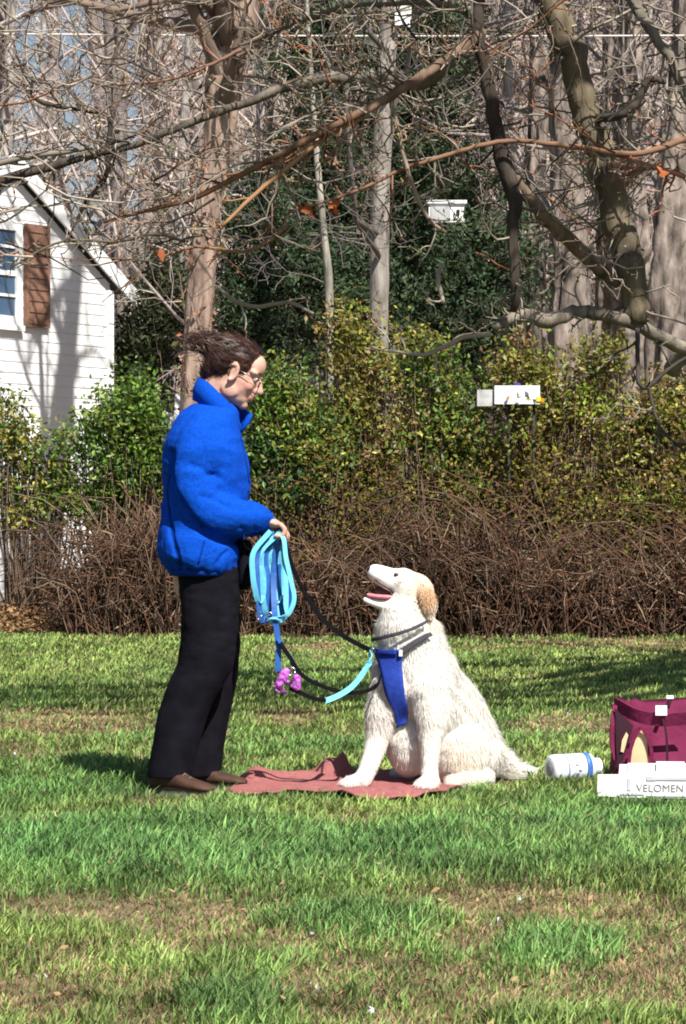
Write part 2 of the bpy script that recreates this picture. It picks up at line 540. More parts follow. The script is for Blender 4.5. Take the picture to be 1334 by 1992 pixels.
GREY = np.array([.30, .255, .235]); BROWN = np.array([.23, .17, .135]); PALE = np.array([.46, .41, .38])
protos = []
for k in range(5):
    r = np.random.default_rng(100 + k)
    hgt = 13.0
    lean = r.normal(size=2) * .35
    path = [(0, 0, -.3), (lean[0] * .2, lean[1] * .2, hgt * .3), (lean[0] * .7, lean[1] * .6, hgt * .65), (lean[0], lean[1], hgt)]
    tm = trunk_mesh('trunk', path, [.16, .125, .08, .02], r, PALE if k % 2 else GREY, .12, 9, 18)
    tm.materials.append(M['bark'])
    mb = MB()
    pc = smooth_path(path, 40)
    for q in range(20):
        s = .10 + .9 * (q + r.random()) / 20
        pos = pc[min(39, int(s * 39))]
        az = r.random() * 2 * np.pi
        grow(mb, r, pos, (np.cos(az), np.sin(az), .55 + .5 * r.random()), 3.6 * (1.15 - .6 * s) * (.6 + .6 * r.random()), .045 * (1.2 - .7 * s), 1, 3, [0, 5, 3], [6, 5, 3, 3], ((GREY + BROWN * (k % 3)) / (1 + k % 3)) * 1.75, .28, .05, .55)
    cm = mb.mesh('crown'); cm.materials.append(M['twig'])
    protos.append((tm, cm))

def place_tree(k, x, y, s, sx=1.0, rz=0.0, label=None, group=None, tilt=(0, 0)):
    e = thing('bare_tree', label, 'tree', group)
    e.location = (x, y, float(hill(x, y)))
    e.rotation_euler = (tilt[0], tilt[1], rz)
    e.scale = (s * sx, s * sx, s)
    link('trunk', protos[k][0], None, e); link('crown', protos[k][1], None, e)
    return e

r = np.random.default_rng(5)
for q in range(64):
    Y = 36 + 52 * r.random() ** 1.1
    px = -120 + 1580 * ((q * .618) % 1.0)
    if 40 < px < 270 and r.random() < .55: continue
    place_tree(q % 5, (px - CX) / F * Y, Y, .8 + .5 * r.random(), 1.0 + .5 * r.random(), r.random() * 6.28,
               "slender bare tree among the crowded trunks of the far woods", "bare trees of the far woods", tuple(r.normal(size=2) * .035))

def own_tree(name, label, base_px, Y, path_px, rad_px, col, flutes, limbs=14, sides=18, seed=0, crown_from=.3, limb_len=2.2, twig=GREY, bark='bark', vine=0):
    """a tree whose trunk follows photo points (px, py) at distance Y"""
    rr = np.random.default_rng(900 + seed)
    pts = [P(a, b, Y) for a, b in path_px]
    gz = float(hill(pts[0][0], Y)); pts[0][2] = gz - .15
    e = thing(name, label, 'tree')
    top = pts[-1] + (pts[-1] - pts[-2]) / np.linalg.norm(pts[-1] - pts[-2]) * 7.0
    rad = [a * Y / F for a in rad_px]
    me = trunk_mesh('trunk', pts + [top], rad + [rad[-1] * .1], rr, col, flutes, sides, 70)
    link('trunk', me, M[bark], e)
    if vine:
        tv = coords(me); k = rr.integers(len(tv), size=vine)
        k = k[noise(tv[k], 2.2, 77, 2) > .46]
        vb = MB(); cc = np.array([[.42, .20, .09], [.34, .22, .13], [.26, .14, .08], [.13, .15, .05]])[rr.integers(4, size=len(k))] * (.5 + .8 * rr.random((len(k), 1)))
        leaves(vb, tv[k] + rr.normal(size=(len(k), 3)) * .035, .04 + .05 * rr.random(len(k)), cc, .6, .3, rr)
        obj('vine_leaves', vb, M['deadleaf'], e, smooth=False)
    mb = MB()
    pc = smooth_path(pts + [top], 60)
    for q in range(limbs):
        s = crown_from + (1 - crown_from) * (q + rr.random()) / limbs
        pos = pc[min(59, int(s * 59))]; az = rr.random() * 6.283
        grow(mb, rr, pos, (np.cos(az), np.sin(az), .35 + .6 * rr.random()), limb_len * (.5 + .8 * rr.random()), rad[-1] * (.28 + .2 * rr.random()), 1, 3, [0, 6, 4], [6, 5, 4, 3], twig, .3, .03, .55)
    obj('crown', mb, M['twig'], e)
    at_base(e, (pts[0][0], Y, gz))
    return e

own_tree('pine_tree', "tall leaning tree with reddish-brown vine-covered trunk rising behind the woman's head", 365, 27,
         [(352, 1180), (368, 900), (378, 700), (398, 480), (425, 250), (450, 60), (470, -80)], [30, 27, 26, 26, 28, 40, 44], np.array([.42, .30, .24]), .34, 12, 30, seed=1, twig=BROWN, crown_from=.58, vine=1500)
own_tree('bare_tree', "straight grey tree trunk standing before the dark evergreens above the dog", 740, 26.5,
         [(736, 1190), (736, 800), (737, 560), (741, 330), (752, 120), (765, -80)], [23, 20, 19, 18, 18, 17], np.array([.38, .34, .30]), .16, 8, seed=2, twig=GREY * .55)
own_tree('bare_tree', "dark nearly black trunk right of the white house gable", 228, 40,
         [(236, 1120), (232, 700), (230, 350), (227, 100), (226, -80)], [18, 16, 14, 13, 12], np.array([.05, .045, .045]), .1, 10, seed=3)
own_tree('bare_tree', "thin pale sapling trunk in front of the evergreens left of the grey trunk", 630, 25.5,
         [(640, 1200), (641, 800), (640, 560), (628, 440), (612, 250), (600, 60)], [8, 8, 8, 7, 6, 4], np.array([.38, .36, .30]), .05, 8, seed=4, limb_len=1.2, twig=GREY * .6)
r = np.random.default_rng(15)
for q, px in enumerate((255, 300, 470, 520, 590, 680, 780, 880, 960, 1005, 1070, 1085, 1140, 1160, 1200, 1262, 1275, 1325)):
    Y = 31.5 + 4 * r.random() if px < 1000 else 33.5 + 4 * r.random()
    place_tree(q % 5, (px - CX) / F * Y, Y, .75 + .25 * r.random(), .55 + .4 * r.random(), r.random() * 6.28,
               "thin bare tree at the near edge of the woods behind the hedge", "thin bare trees at the near edge of the woods", tuple(r.normal(size=2) * .04))
edge = [(1040, 31, 20, "farthest left of the broad furrowed grey trunks at the wood edge", 6),
        (1108, 29.5, 30, "second from left of the broad furrowed grey trunks at the wood edge", -8),
        (1178, 32.5, 24, "third from left of the broad furrowed grey trunks, behind the drooping limb", 10),
        (1232, 30.2, 26, "fourth from left of the broad furrowed grey trunks at the wood edge", -4),
        (1296, 28.8, 32, "fifth from left of the broad furrowed grey trunks, leaning right", 26),
        (1352, 31, 34, "broad furrowed grey trunk cut by the right picture edge", 6)]
for k, (px, Y, w, lab, ln) in enumerate(edge):
    own_tree('furrowed_tree', lab, px, Y, [(px - ln * .4, 1170), (px, 720), (px + ln * .5, 480), (px + ln, 260), (px + ln * 1.3, 60), (px + ln * 1.7, -100)],
             [w * 1.25, w * 1.1, w, w * .85, w * .68, w * .55], np.array([.37, .305, .265]), .62, 14, 34, seed=20 + k, crown_from=.3, limb_len=1.8, bark='roughbark')

# ------------------------------------------------------------------ evergreens
def evergreen(label, Y, blobs, n, seed, col=(.036, .066, .026)):
    rr = np.random.default_rng(seed)
    e = thing('evergreen_tree', label, 'tree')
    cx = np.mean([b[0] for b in blobs]); top = min(b[1] - b[3] for b in blobs)
    x0 = P(cx, 1000, Y)[0]; gz = float(hill(x0, Y))
    zt = P(cx, top, Y)[2]
    path = [(x0, Y, gz - .2), (x0 + .05, Y, zt * .5), (x0, Y, zt - .3)]
    link('trunk', trunk_mesh('trunk', path, [.12, .08, .02], rr, np.array([.12, .09, .07]), .1, 8, 14), M['bark'], e)
    br = MB(); mb = MB()
    vol = np.array([b[2] * b[2] * b[3] for b in blobs], float); cnt = (n * vol / vol.sum()).astype(int)
    for (bx, by, rx, ry), m in zip(blobs, cnt):
        c = P(bx, by, Y); rad = np.array([rx, rx * .9, ry]) * Y / F
        nb = max(6, m // 45)
        d = unit(rr.normal(size=(nb, 3))) * (rr.random((nb, 1)) ** .45)
        tips = c + d * rad
        for t in tips:
            s = np.array([x0, Y, max(gz + .3, t[2] - .35 * np.hypot(t[0] - x0, t[1] - Y) - .1)])
            tube(br, smooth_path([s, (s + t) / 2 + np.array([0, 0, .08]), t], 5), np.linspace(.014, .004, 5), 3, (.13, .10, .08), cap=False)
        pick = rr.integers(nb, size=m)
        pos = tips[pick] + rr.normal(size=(m, 3)) * np.array([.13, .13, .055])
        tone = (.45 + .9 * rr.random((nb, 1)))[pick] * (.7 + .6 * rr.random((m, 1)))
        yel = (rr.random((m, 1)) < .12)
        cc = np.where(yel, np.array([.06, .085, .03]), np.array(col)) * tone
        leaves(mb, pos, .045 + .05 * rr.random(m), cc, .38, .35, rr)
    obj('branches', br, M['twig'], e)
    obj('crown', mb, M['needle'], e, smooth=False)
    at_base(e, (x0, Y, gz))

evergreen("dark evergreen directly right of the vine-covered trunk", 29.5, [(500, 440, 85, 130), (560, 560, 120, 150), (470, 640, 90, 120)], 15000, 1)
evergreen("tall dark evergreen just left of the straight grey trunk", 30.5, [(620, 330, 100, 190), (650, 560, 130, 170), (590, 110, 85, 150), (680, 90, 70, 130)], 24000, 2)
evergreen("tallest dark evergreen, between the straight grey trunk and the drooping limbs", 31, [(830, 110, 110, 220), (830, 380, 140, 180), (800, 580, 120, 140), (760, 230, 80, 160)], 27000, 3)
evergreen("low dark evergreen behind the hedge below the white box", 28.5, [(920, 560, 110, 140), (890, 650, 120, 100), (1010, 470, 50, 90)], 13000, 4)
evergreen("olive evergreen beside the corner of the white house", 33.5, [(275, 660, 60, 110), (330, 600, 70, 130), (255, 740, 60, 90)], 9000, 5, (.05, .062, .025))
# ------------------------------------------------------------------ shrubs and brambles along the lawn's far edge
def shrub(label, Y, blobs, n, seed, tones, name='shrub', size=.05):
    rr = np.random.default_rng(seed)
    e = thing(name, label, 'shrub', 'shrubs along the far edge of the lawn')
    cx = np.mean([b[0] for b in blobs]); x0 = P(cx, 0, Y)[0]
    st = MB(); mb = MB()
    vol = np.array([b[2] * b[3] for b in blobs], float); cnt = (n * vol / vol.sum()).astype(int)
    for (bx, by, rx, ry), m in zip(blobs, cnt):
        c = P(bx, by, Y); rad = np.array([rx, rx * .8, ry]) * Y / F
        nb = max(8, m // 60)
        d = unit(rr.normal(size=(nb, 3))) * (rr.random((nb, 1)) ** .5)
        tips = c + d * rad
        tips[:, 2] = np.maximum(tips[:, 2], .25)
        for t in tips:
            s = np.array([x0 + (t[0] - x0) * .45 + rr.normal() * .06, Y + (t[1] - Y) * .3, -.03])
            tube(st, smooth_path([s, (s + t) / 2 + rr.normal(size=3) * .09 + np.array([0, 0, .08]), t], 6), np.linspace(.011, .004, 6), 3, np.array([.2, .145, .1]) * (.6 + .9 * rr.random()), cap=False)
        pick = rr.integers(nb, size=m)
        pos = tips[pick] + rr.normal(size=(m, 3)) * .082
        kind = rr.integers(len(tones), size=nb)[pick]; shade = (.55 + .8 * rr.random(nb))[pick][:, None]
        swap = rr.random(m) < .25
        kind = np.where(swap, rr.integers(len(tones), size=m), kind)
        cc = np.array(tones)[kind] * (.6 + 1.1 * rr.random((m, 1))) * shade
        leaves(mb, pos, size * (.6 + .8 * rr.random(m)), cc, .5, .5, rr)
    obj('stems', st, M['twig'], e)
    obj('foliage', mb, M['leaf'], e, smooth=False)
    at_base(e, (x0, Y, 0))

G1, G2, G3, YG, OL, BR = (.10, .18, .022), (.055, .11, .022), (.16, .21, .028), (.24, .225, .035), (.165, .145, .035), (.19, .11, .045)
shrub("bright green leafy shrub in front of the white house, behind the woman's back", 23.2, [(230, 850, 85, 95), (285, 900, 60, 80), (190, 960, 80, 50), (260, 780, 60, 60)], 9500, 31, [G1, G1, G3, G2])
shrub("thin sparse shrub before the house siding at the left picture edge", 23.6, [(70, 890, 80, 95), (10, 850, 50, 90), (110, 970, 70, 60), (30, 960, 60, 60)], 4600, 32, [G1, G2, OL, YG])
shrub("yellow-green shrub right behind the blue jacket", 23.0, [(545, 790, 80, 90), (600, 870, 90, 90), (520, 930, 60, 60)], 8500, 33, [G3, G1, G2, YG])
shrub("olive shrub at the middle of the hedge, below the grey trunk", 23.3, [(700, 740, 90, 80), (720, 840, 110, 90), (680, 650, 55, 70), (730, 950, 110, 60)], 9500, 34, [OL, YG, G3, BR])
shrub("green shrub directly behind the small white sign board", 23.4, [(870, 800, 115, 80), (830, 700, 60, 60), (900, 890, 120, 70), (900, 970, 110, 55)], 9500, 35, [OL, G1, YG, G2])
shrub("green and yellow shrub rising to a bright green tuft", 23.2, [(1080, 780, 110, 100), (1160, 700, 50, 60), (1050, 880, 100, 70), (1010, 720, 50, 60), (1090, 970, 110, 60)], 11000, 36, [OL, YG, G3, BR])
shrub("olive brown shrub at the right picture edge", 23.2, [(1260, 830, 120, 100), (1330, 780, 70, 80), (1280, 920, 120, 70), (1270, 985, 110, 50)], 11000, 37, [OL, YG, BR, G3])
shrub("dark green low shrub under the woman's elbow", 22.9, [(560, 950, 60, 50), (510, 880, 35, 60)], 3200, 38, [G2, (.03, .07, .02)])

def bramble(label, Y, x0, x1, top, n, seed, depth=1.0, dens=1.0):
    """arching bare stems; top(px) gives the photo row their tips reach"""
    rr = np.random.default_rng(seed)
    mb = MB()
    for k in range(n):
        px = x0 + (x1 - x0) * rr.random(); y = Y + (rr.random() - .35) * depth
        b = P(px, 0, y); b[2] = -.03
        zt = P(px, top(px) + 60 * rr.normal(), y)[2] * (.35 + .7 * rr.random() ** .7)
        zt = max(zt, .15)
        az = rr.random() * 6.283; rch = (.2 + 1.1 * rr.random() ** 1.5) * zt + .1
        a = b + np.array([np.cos(az) * rch * .35, np.sin(az) * rch * .25, zt * .8])
        c = b + np.array([np.cos(az) * rch * .85, np.sin(az) * rch * .5, zt])
        d = b + np.array([np.cos(az) * rch * 1.35, np.sin(az) * rch * .8, zt * (.55 + .35 * rr.random())])
        tone = [(.15, .092, .062), (.22, .15, .10), (.10, .058, .042), (.17, .085, .05)][rr.integers(4)]
        tube(mb, smooth_path([b, a, c, d], 7) + rr.normal(size=(7, 3)) * .012, np.linspace(.0075, .0026, 7) * (.6 + .8 * rr.random()), 3, np.array(tone) * (.55 + .8 * rr.random()), cap=False)
    for k in range(int(n * 1.1)):
        px = x0 + (x1 - x0) * rr.random(); y = Y - .35 * depth + rr.random() * depth * .8
        b = P(px, 0, y); b[2] = P(px, top(px), y)[2] * rr.random() * .95
        d = unit(rr.normal(size=3) * np.array([1, .5, .75])); L = .12 + .3 * rr.random()
        tone = [(.16, .10, .068), (.30, .22, .15), (.10, .06, .045), (.19, .095, .055)][rr.integers(4)]
        m_ = smooth_path([b, b + d * L * .5 + rr.normal(size=3) * .03, b + d * L], 5); m_[:, 2] = np.maximum(m_[:, 2], .0)
        tube(mb, m_, np.linspace(.007, .003, 5) * (.6 + .8 * rr.random()), 3, np.array(tone) * (.6 + .8 * rr.random()), cap=False)
    o = obj('bramble_thicket', mb, M['twig'])
    return tag(o, label, 'brambles', kind='stuff')

bramble("tangle of bare brown bramble stems along the foot of the hedge", 22.55, 470, 1480, lambda p: 1060 + 45 * math.sin(p * .011 + 1) + 35 * math.sin(p * .037), 2500, 51, 1.2)
bramble("low brown bramble tangle at the foot of the green shrub by the house", 22.6, 135, 345, lambda p: 1030 + (85 if p < 200 else 0), 800, 52, 1.0)
# dead leaves caught in the brambles, and the brown drift by the house
mb = MB(); n = 23000
px = 480 + 960 * rng.random(n); py = 930 + 40 * np.sin(px * .017) + 30 * np.sin(px * .045 + 2) + 300 * rng.random(n) ** 1.1 + 48 * rng.normal(size=n); yy = 22.4 + 1.0 * rng.random(n)
pos = np.array([P(a, b, c) for a, b, c in zip(px, py, yy)]); pos[:, 2] = np.maximum(pos[:, 2], .01)
cc = np.array([[.18, .095, .045], [.11, .066, .04], [.17, .15, .03], [.14, .15, .028]])[rng.integers(4, size=n)] * (.5 + .8 * rng.random((n, 1)))
leaves(mb, pos, .025 + .03 * rng.random(n), cc, .5, .5)
tag(obj('dead_leaves', mb, M['deadleaf'], smooth=False), "dry brown leaves caught in the long bramble tangle", "leaves", kind='stuff')
mb = MB(); n = 3800
px = -60 + 240 * rng.random(n); yy = 22.6 + 2.2 * rng.random(n)
ht = .28 * np.clip(1 - np.abs(px - 30) / 190, .15, 1) * (1 - np.abs(yy - 23.6) / 1.3)
pos = np.array([P(a, 0, c) for a, c in zip(px, yy)]); pos[:, 2] = np.maximum(.01, ht * rng.random(n) ** .5)
cc = np.array([.33, .2, .1]) * (.45 + .9 * rng.random((n, 1)))
leaves(mb, pos, .03 + .03 * rng.random(n), cc, .6, 1.2)
tag(obj('leaf_drift', mb, M['deadleaf'], smooth=False), "low drift of orange-brown dead leaves before the house wall", "leaves", kind='stuff')

# ------------------------------------------------------------------ white house
M['siding'] = material("white siding", (.80, .80, .80), rough=.55, nscale=3, nmix=.05, bump=.08, bscale=30)
M['trim'] = material("white trim", (.82, .82, .82), rough=.5, nscale=5, nmix=.06)
M['shutter'] = material("brown shutter", (.235, .13, .09), rough=.7, nscale=12, nmix=.2, bump=.1)
M['glass'] = material("window glass", (.05, .10, .17), rough=.08, spec=.8, nmix=.3, nscale=1)
M['roof'] = material("weathered grey shingles", (.20, .19, .185), rough=.95, nscale=25, nmix=.4, bump=.5, bscale=60)
house = thing('house', "white clapboard house with gable end and brown shutters", 'house')
TH = math.radians(59)
fd = np.array([math.cos(TH), math.sin(TH), 0.0])        # along the gable wall, towards its far right corner
fn = np.array([math.sin(TH), -math.cos(TH), 0.0])       # outward normal of the gable wall
corner = np.array([(215 - CX) / F * 33.0, 33.0, 0.0])
def wall_s(px):                                          # distance back from the corner for a photo column
    a = (px - CX) / F
    return (corner[0] - a * corner[1]) / (fd[0] - a * fd[1])
def wall_z(px, py):
    s = wall_s(px); Y = corner[1] - fd[1] * s
    return H - (py - CY) / F * Y
def W(s, z, out=0.0):
    return corner - fd * s + fn * out + np.array([0, 0, z])
AXES = np.array([-fd, fn, [0, 0, 1]])
EAVE, APEX, HALF = 3.62, 4.78, 1.95
WID = HALF * 2; DEEP = 6.0
pitch = (APEX - EAVE) / HALF
core = MB()                                              # inner walls under the boards
pts = [(0, -.2), (0, EAVE), (HALF, APEX), (WID, EAVE), (WID, -.2)]
v = np.array([W(s, z, -.02) for s, z in pts] + [W(s, z, -DEEP) for s, z in pts])
core.add(v, [np.array([[0, 1, 3, 4], [9, 8, 6, 5], [0, 5, 6, 1], [4, 3, 8, 9]]), np.array([[1, 2, 3], [8, 7, 6]])])
wall = obj('wall', core, M['siding'], house, smooth=False)
zc = .10; ex = .122; k = 0
while zc < APEX - .05:
    zt = zc + ex + .014
    def lim(z): return 0.0 if z <= EAVE else (z - EAVE) / pitch
    a0, a1 = lim(zc), lim(zt)
    if WID - 2 * a1 < .05: break
    b = MB()
    lo, hi = .019, .011                                  # each board leans out at its lower edge
    v = np.array([W(a0, zc, lo), W(WID - a0, zc, lo), W(WID - a1, zt, hi), W(a1, zt, hi), W(a0, zc, -.018), W(WID - a0, zc, -.018), W(WID - a1, zt, -.018), W(a1, zt, -.018)])
    b.add(v, np.array([[0, 1, 2, 3], [4, 7, 6, 5], [0, 4, 5, 1], [3, 2, 6, 7], [0, 3, 7, 4], [1, 5, 6, 2]]), np.full(3, .97 + .03 * rng.random()))
    obj('plank', b, M['siding'], wall, smooth=False)
    zc += ex
b = MB(); box(b, W(.05, EAVE / 2, .03), (.1, .035, EAVE - .1), AXES); obj('corner_board', b, M['trim'], house, smooth=False)
# roof: two thick slopes with overhang, white rake boards along the gable edge, grey shadowed soffit edge
for sgn in (-1, 1):
    def RP(t, z_off, out):
        s = HALF + sgn * (HALF + .30) * t
        return W(s, APEX + .16 - pitch * (HALF + .30) * t + z_off, out)
    b = MB()
    v = np.array([RP(0, 0, .10), RP(1, 0, .10), RP(1, 0, -DEEP - .3), RP(0, 0, -DEEP - .3), RP(0, -.05, .10), RP(1, -.05, .10), RP(1, -.05, -DEEP - .3), RP(0, -.05, -DEEP - .3)])
    b.add(v, np.array([[0, 1, 2, 3], [4, 7, 6, 5], [0, 4, 5, 1], [3, 2, 6, 7], [0, 3, 7, 4], [1, 5, 6, 2]]))
    rf = obj('roof', b, M['roof'], house, smooth=False)
    b = MB()
    v = np.array([RP(0, .03, .13), RP(1.02, .03, .13), RP(1.02, .03, .102), RP(0, .03, .102), RP(0, -.17, .13), RP(1.02, -.17, .13), RP(1.02, -.17, .102), RP(0, -.17, .102)])
    b.add(v, np.array([[0, 1, 2, 3], [4, 7, 6, 5], [0, 4, 5, 1], [3, 2, 6, 7], [0, 3, 7, 4], [1, 5, 6, 2]]))
    obj('rake_board', b, M['trim'], rf, smooth=False)
    b = MB()
    v = np.array([RP(0, -.055, .098), RP(1.0, -.055, .098), RP(1.0, -.055, .03), RP(0, -.055, .03), RP(0, -.085, .098), RP(1.0, -.085, .098), RP(1.0, -.085, .03), RP(0, -.085, .03)])
    b.add(v, np.array([[0, 1, 2, 3], [4, 7, 6, 5], [0, 4, 5, 1], [3, 2, 6, 7], [0, 3, 7, 4], [1, 5, 6, 2]]))
    obj('soffit', b, M['trim'], rf, smooth=False)
# window with shutter
def wall_box(name, s0, s1, z0, z1, o0, o1, mat, parent):
    b = MB(); box(b, W((s0 + s1) / 2, (z0 + z1) / 2, (o0 + o1) / 2), (abs(s1 - s0), o1 - o0, z1 - z0), AXES)
    return obj(name, b, mat, parent, smooth=False)
sA, sB = wall_s(88), wall_s(42)
zb, zt = wall_z(65, 637), wall_z(65, 438)
wall_box('shutter', sA, sB, zb, zt, .03, .07, M['shutter'], house)
for k in range(9):
    zz = zb + (zt - zb) * (k + .5) / 9
    sh = wall_box('shutter_slat', sA + .05, sB - .05, zz - .03, zz + .03, .072, .080, M['shutter'], [o for o in house.children if o.name.startswith('shutter')][0])
ws0, ws1 = wall_s(35), wall_s(35) + .86
win = wall_box('window', ws0 + .1, ws1 - .1, zb + .09, zt - .09, .03, .04, M['glass'], house)
for nm, a in (('frame', (ws0, ws0 + .11, zb, zt)), ('frame', (ws1 - .11, ws1, zb, zt)), ('frame', (ws0 + .11, ws1 - .11, zt - .1, zt)), ('sill', (ws0 - .02, ws1 + .02, zb - .06, zb)), ('frame', (ws0 + .11, ws1 - .11, zb, zb + .1)),
              ('muntin', (ws0 + .11, ws1 - .11, (zb + zt) / 2 - .03, (zb + zt) / 2 + .03)), ('muntin', (ws0 + .11, ws1 - .11, zb + (zt - zb) * .27, zb + (zt - zb) * .27 + .03)), ('muntin', (ws0 + .11, ws1 - .11, zb + (zt - zb) * .74, zb + (zt - zb) * .74 + .03))):
    wall_box(nm, *a, .03, .062 if nm == 'frame' else (.058 if nm == 'muntin' else .085), M['trim'], win)
wall_box('shutter', ws1 + .02, ws1 + .52, zb, zt, .03, .07, M['shutter'], house)
# shutter bottom trim and grey foundation
wall_box('foundation', -.01, WID + .01, -.25, .10, -.015, .02, material("foundation", (.32, .30, .28), nscale=6, bump=.4), house)
# lean-to behind the far corner: its white sloping roof edge
lt = MB()
A, B = P(246, 742, 34.2), P(338, 812, 34.2)
up = np.array([0, 0, .14]); dp = np.array([.4, 2.6, 0])
v = np.array([A, B, B + dp, A + dp, A - up, B - up, B + dp - up, A + dp - up])
lt.add(v, np.array([[3, 2, 1, 0], [5, 6, 7, 4], [1, 5, 4, 0], [7, 6, 2, 3], [4, 7, 3, 0], [2, 6, 5, 1]]))
obj('lean_to_roof', lt, M['trim'], house, smooth=False)
lt = MB()
A2, B2 = A - up * 1.02 + np.array([.08, .15, 0]), B - up * 1.02 + np.array([-.12, .15, 0])
A0, B0 = A2.copy(), B2.copy(); A0[2] = -.1; B0[2] = -.1
A2[2] -= .03; B2[2] -= .03
v = np.array([A2, B2, B2 + dp * .9, A2 + dp * .9, A0, B0, B0 + dp * .9, A0 + dp * .9])
lt.add(v, np.array([[3, 2, 1, 0], [5, 6, 7, 4], [1, 5, 4, 0], [7, 6, 2, 3], [4, 7, 3, 0], [2, 6, 5, 1]]))
obj('lean_to_wall', lt, M['siding'], house, smooth=False)
at_base(house, tuple(corner))

# ------------------------------------------------------------------ overhead wire and its poles
M['wire'] = material("pale wire", (.62, .58, .55), rough=.6, nscale=3, nmix=.05)
M['pole'] = material("pole wood", (.2, .16, .13), rough=.9, nscale=8, bump=.4, stretch=(1, 1, .1))
for sx, lab in ((-9.5, "wooden utility pole holding the wire, left of the house"), (9.5, "wooden utility pole holding the wire, right of the woods")):
    e = thing('utility_pole', lab, 'pole', 'utility poles')
    b = MB(); tube(b, [(sx, 28, -.3), (sx, 28, 7)], [.13, .1], 12); obj('post', b, M['pole'], e)
    b = MB(); box(b, (sx, 27.84, 5.6), (.12, .14, .2)); obj('bracket', b, M['pole'], e, smooth=False)
    at_base(e, (sx, 28, 0))
xw = np.linspace(-9.5, 9.5, 60)
zw = P(0, 70, 27.8)[2] + .10 * ((xw / 9.5) ** 2) - .0025 * (xw)
b = MB(); tube(b, np.c_[xw, np.full(60, 27.8), zw], .009, 6)
tag(obj('overhead_wire', b, M['wire']), "pale overhead wire stretched across the top of the view", "wire")

# ------------------------------------------------------------------ white box, sign and plate in the trees
M['whitep'] = material("white painted metal", (.8, .8, .8), rough=.5, nscale=6, nmix=.08)
M['greyp'] = material("grey panel", (.42, .42, .42), rough=.6, nscale=6, nmix=.2)
M['yellow'] = material("yellow", (.75, .6, .03)); M['orange'] = material("orange", (.65, .22, .03)); M['bluemark'] = material("blue mark", (.06, .06, .45))
M['darkpost'] = material("dark weathered post", (.03, .032, .025), rough=.9)
M['blackp'] = material("black", (.012, .012, .014), rough=.6)
def pbox(name, x0, y0, x1, y1, Y, depth, mat, parent, shift=0.0):
    b = MB(); a, c = P(x0, y1, Y), P(x1, y0, Y)
    box(b, ((a[0] + c[0]) / 2, Y + depth / 2 + shift, (a[2] + c[2]) / 2), (c[0] - a[0], depth, c[2] - a[2]))
    return obj(name, b, mat, parent, smooth=False)
e = thing('utility_box', "small white metal box with grey front among the dark evergreens", 'box')
pbox('case', 834, 396, 904, 432, 30.0, .2, M['whitep'], e)
pbox('lid', 830, 389, 908, 395.5, 29.97, .26, M['whitep'], e)
pbox('front_panel', 838, 402, 876, 428, 30.0, .012, M['greyp'], e, -.014)
pbox('latch', 888, 408, 894, 418, 30.0, .012, M['blackp'], e, -.014)
b = MB(); pp = P(866, 432, 30.1); tube(b, [(pp[0], 30.1, -.1), (pp[0], 30.1, pp[2] - .003)], .022, 8); obj('post', b, M['darkpost'], e)
at_base(e, (pp[0], 30.1, 0))
e = thing('sign_board', "small white sign board standing in front of the hedge right of centre", 'sign')
pbox('board', 962, 750, 1050, 786, 22.86, .03, M['whitep'], e)
pbox('board', 928, 758, 960, 790, 22.895, .03, material("grey white board", (.40, .40, .40), nmix=.4, nscale=12), e)
pbox('yellow_mark', 1043, 772, 1052, 781, 22.86, .01, M['yellow'], e, -.012)
pbox('orange_mark', 1052.5, 775, 1058, 783, 22.86, .01, M['orange'], e, -.012)
pbox('blue_mark', 1000, 745, 1012, 749.5, 22.86, .02, M['bluemark'], e)
for q in (990, 1038):
    b = MB(); pp = P(q, 780, 22.94); tube(b, [(pp[0], 22.94, -.1), (pp[0], 22.94, pp[2])], .012, 8); obj('post', b, M['darkpost'], e)
at_base(e, (P(985, 0, 24.3)[0], 22.86, 0))
e = thing('tree_plate', "white plate fixed high on the straight grey trunk", 'sign')
pbox('plate', 768, 8, 800, 52, 26.35, .02, M['whitep'], e); pbox('batten', 752, 24, 800, 31, 26.375, .03, M['pole'], e)
at_base(e, tuple(P(784, 52, 26.35)))

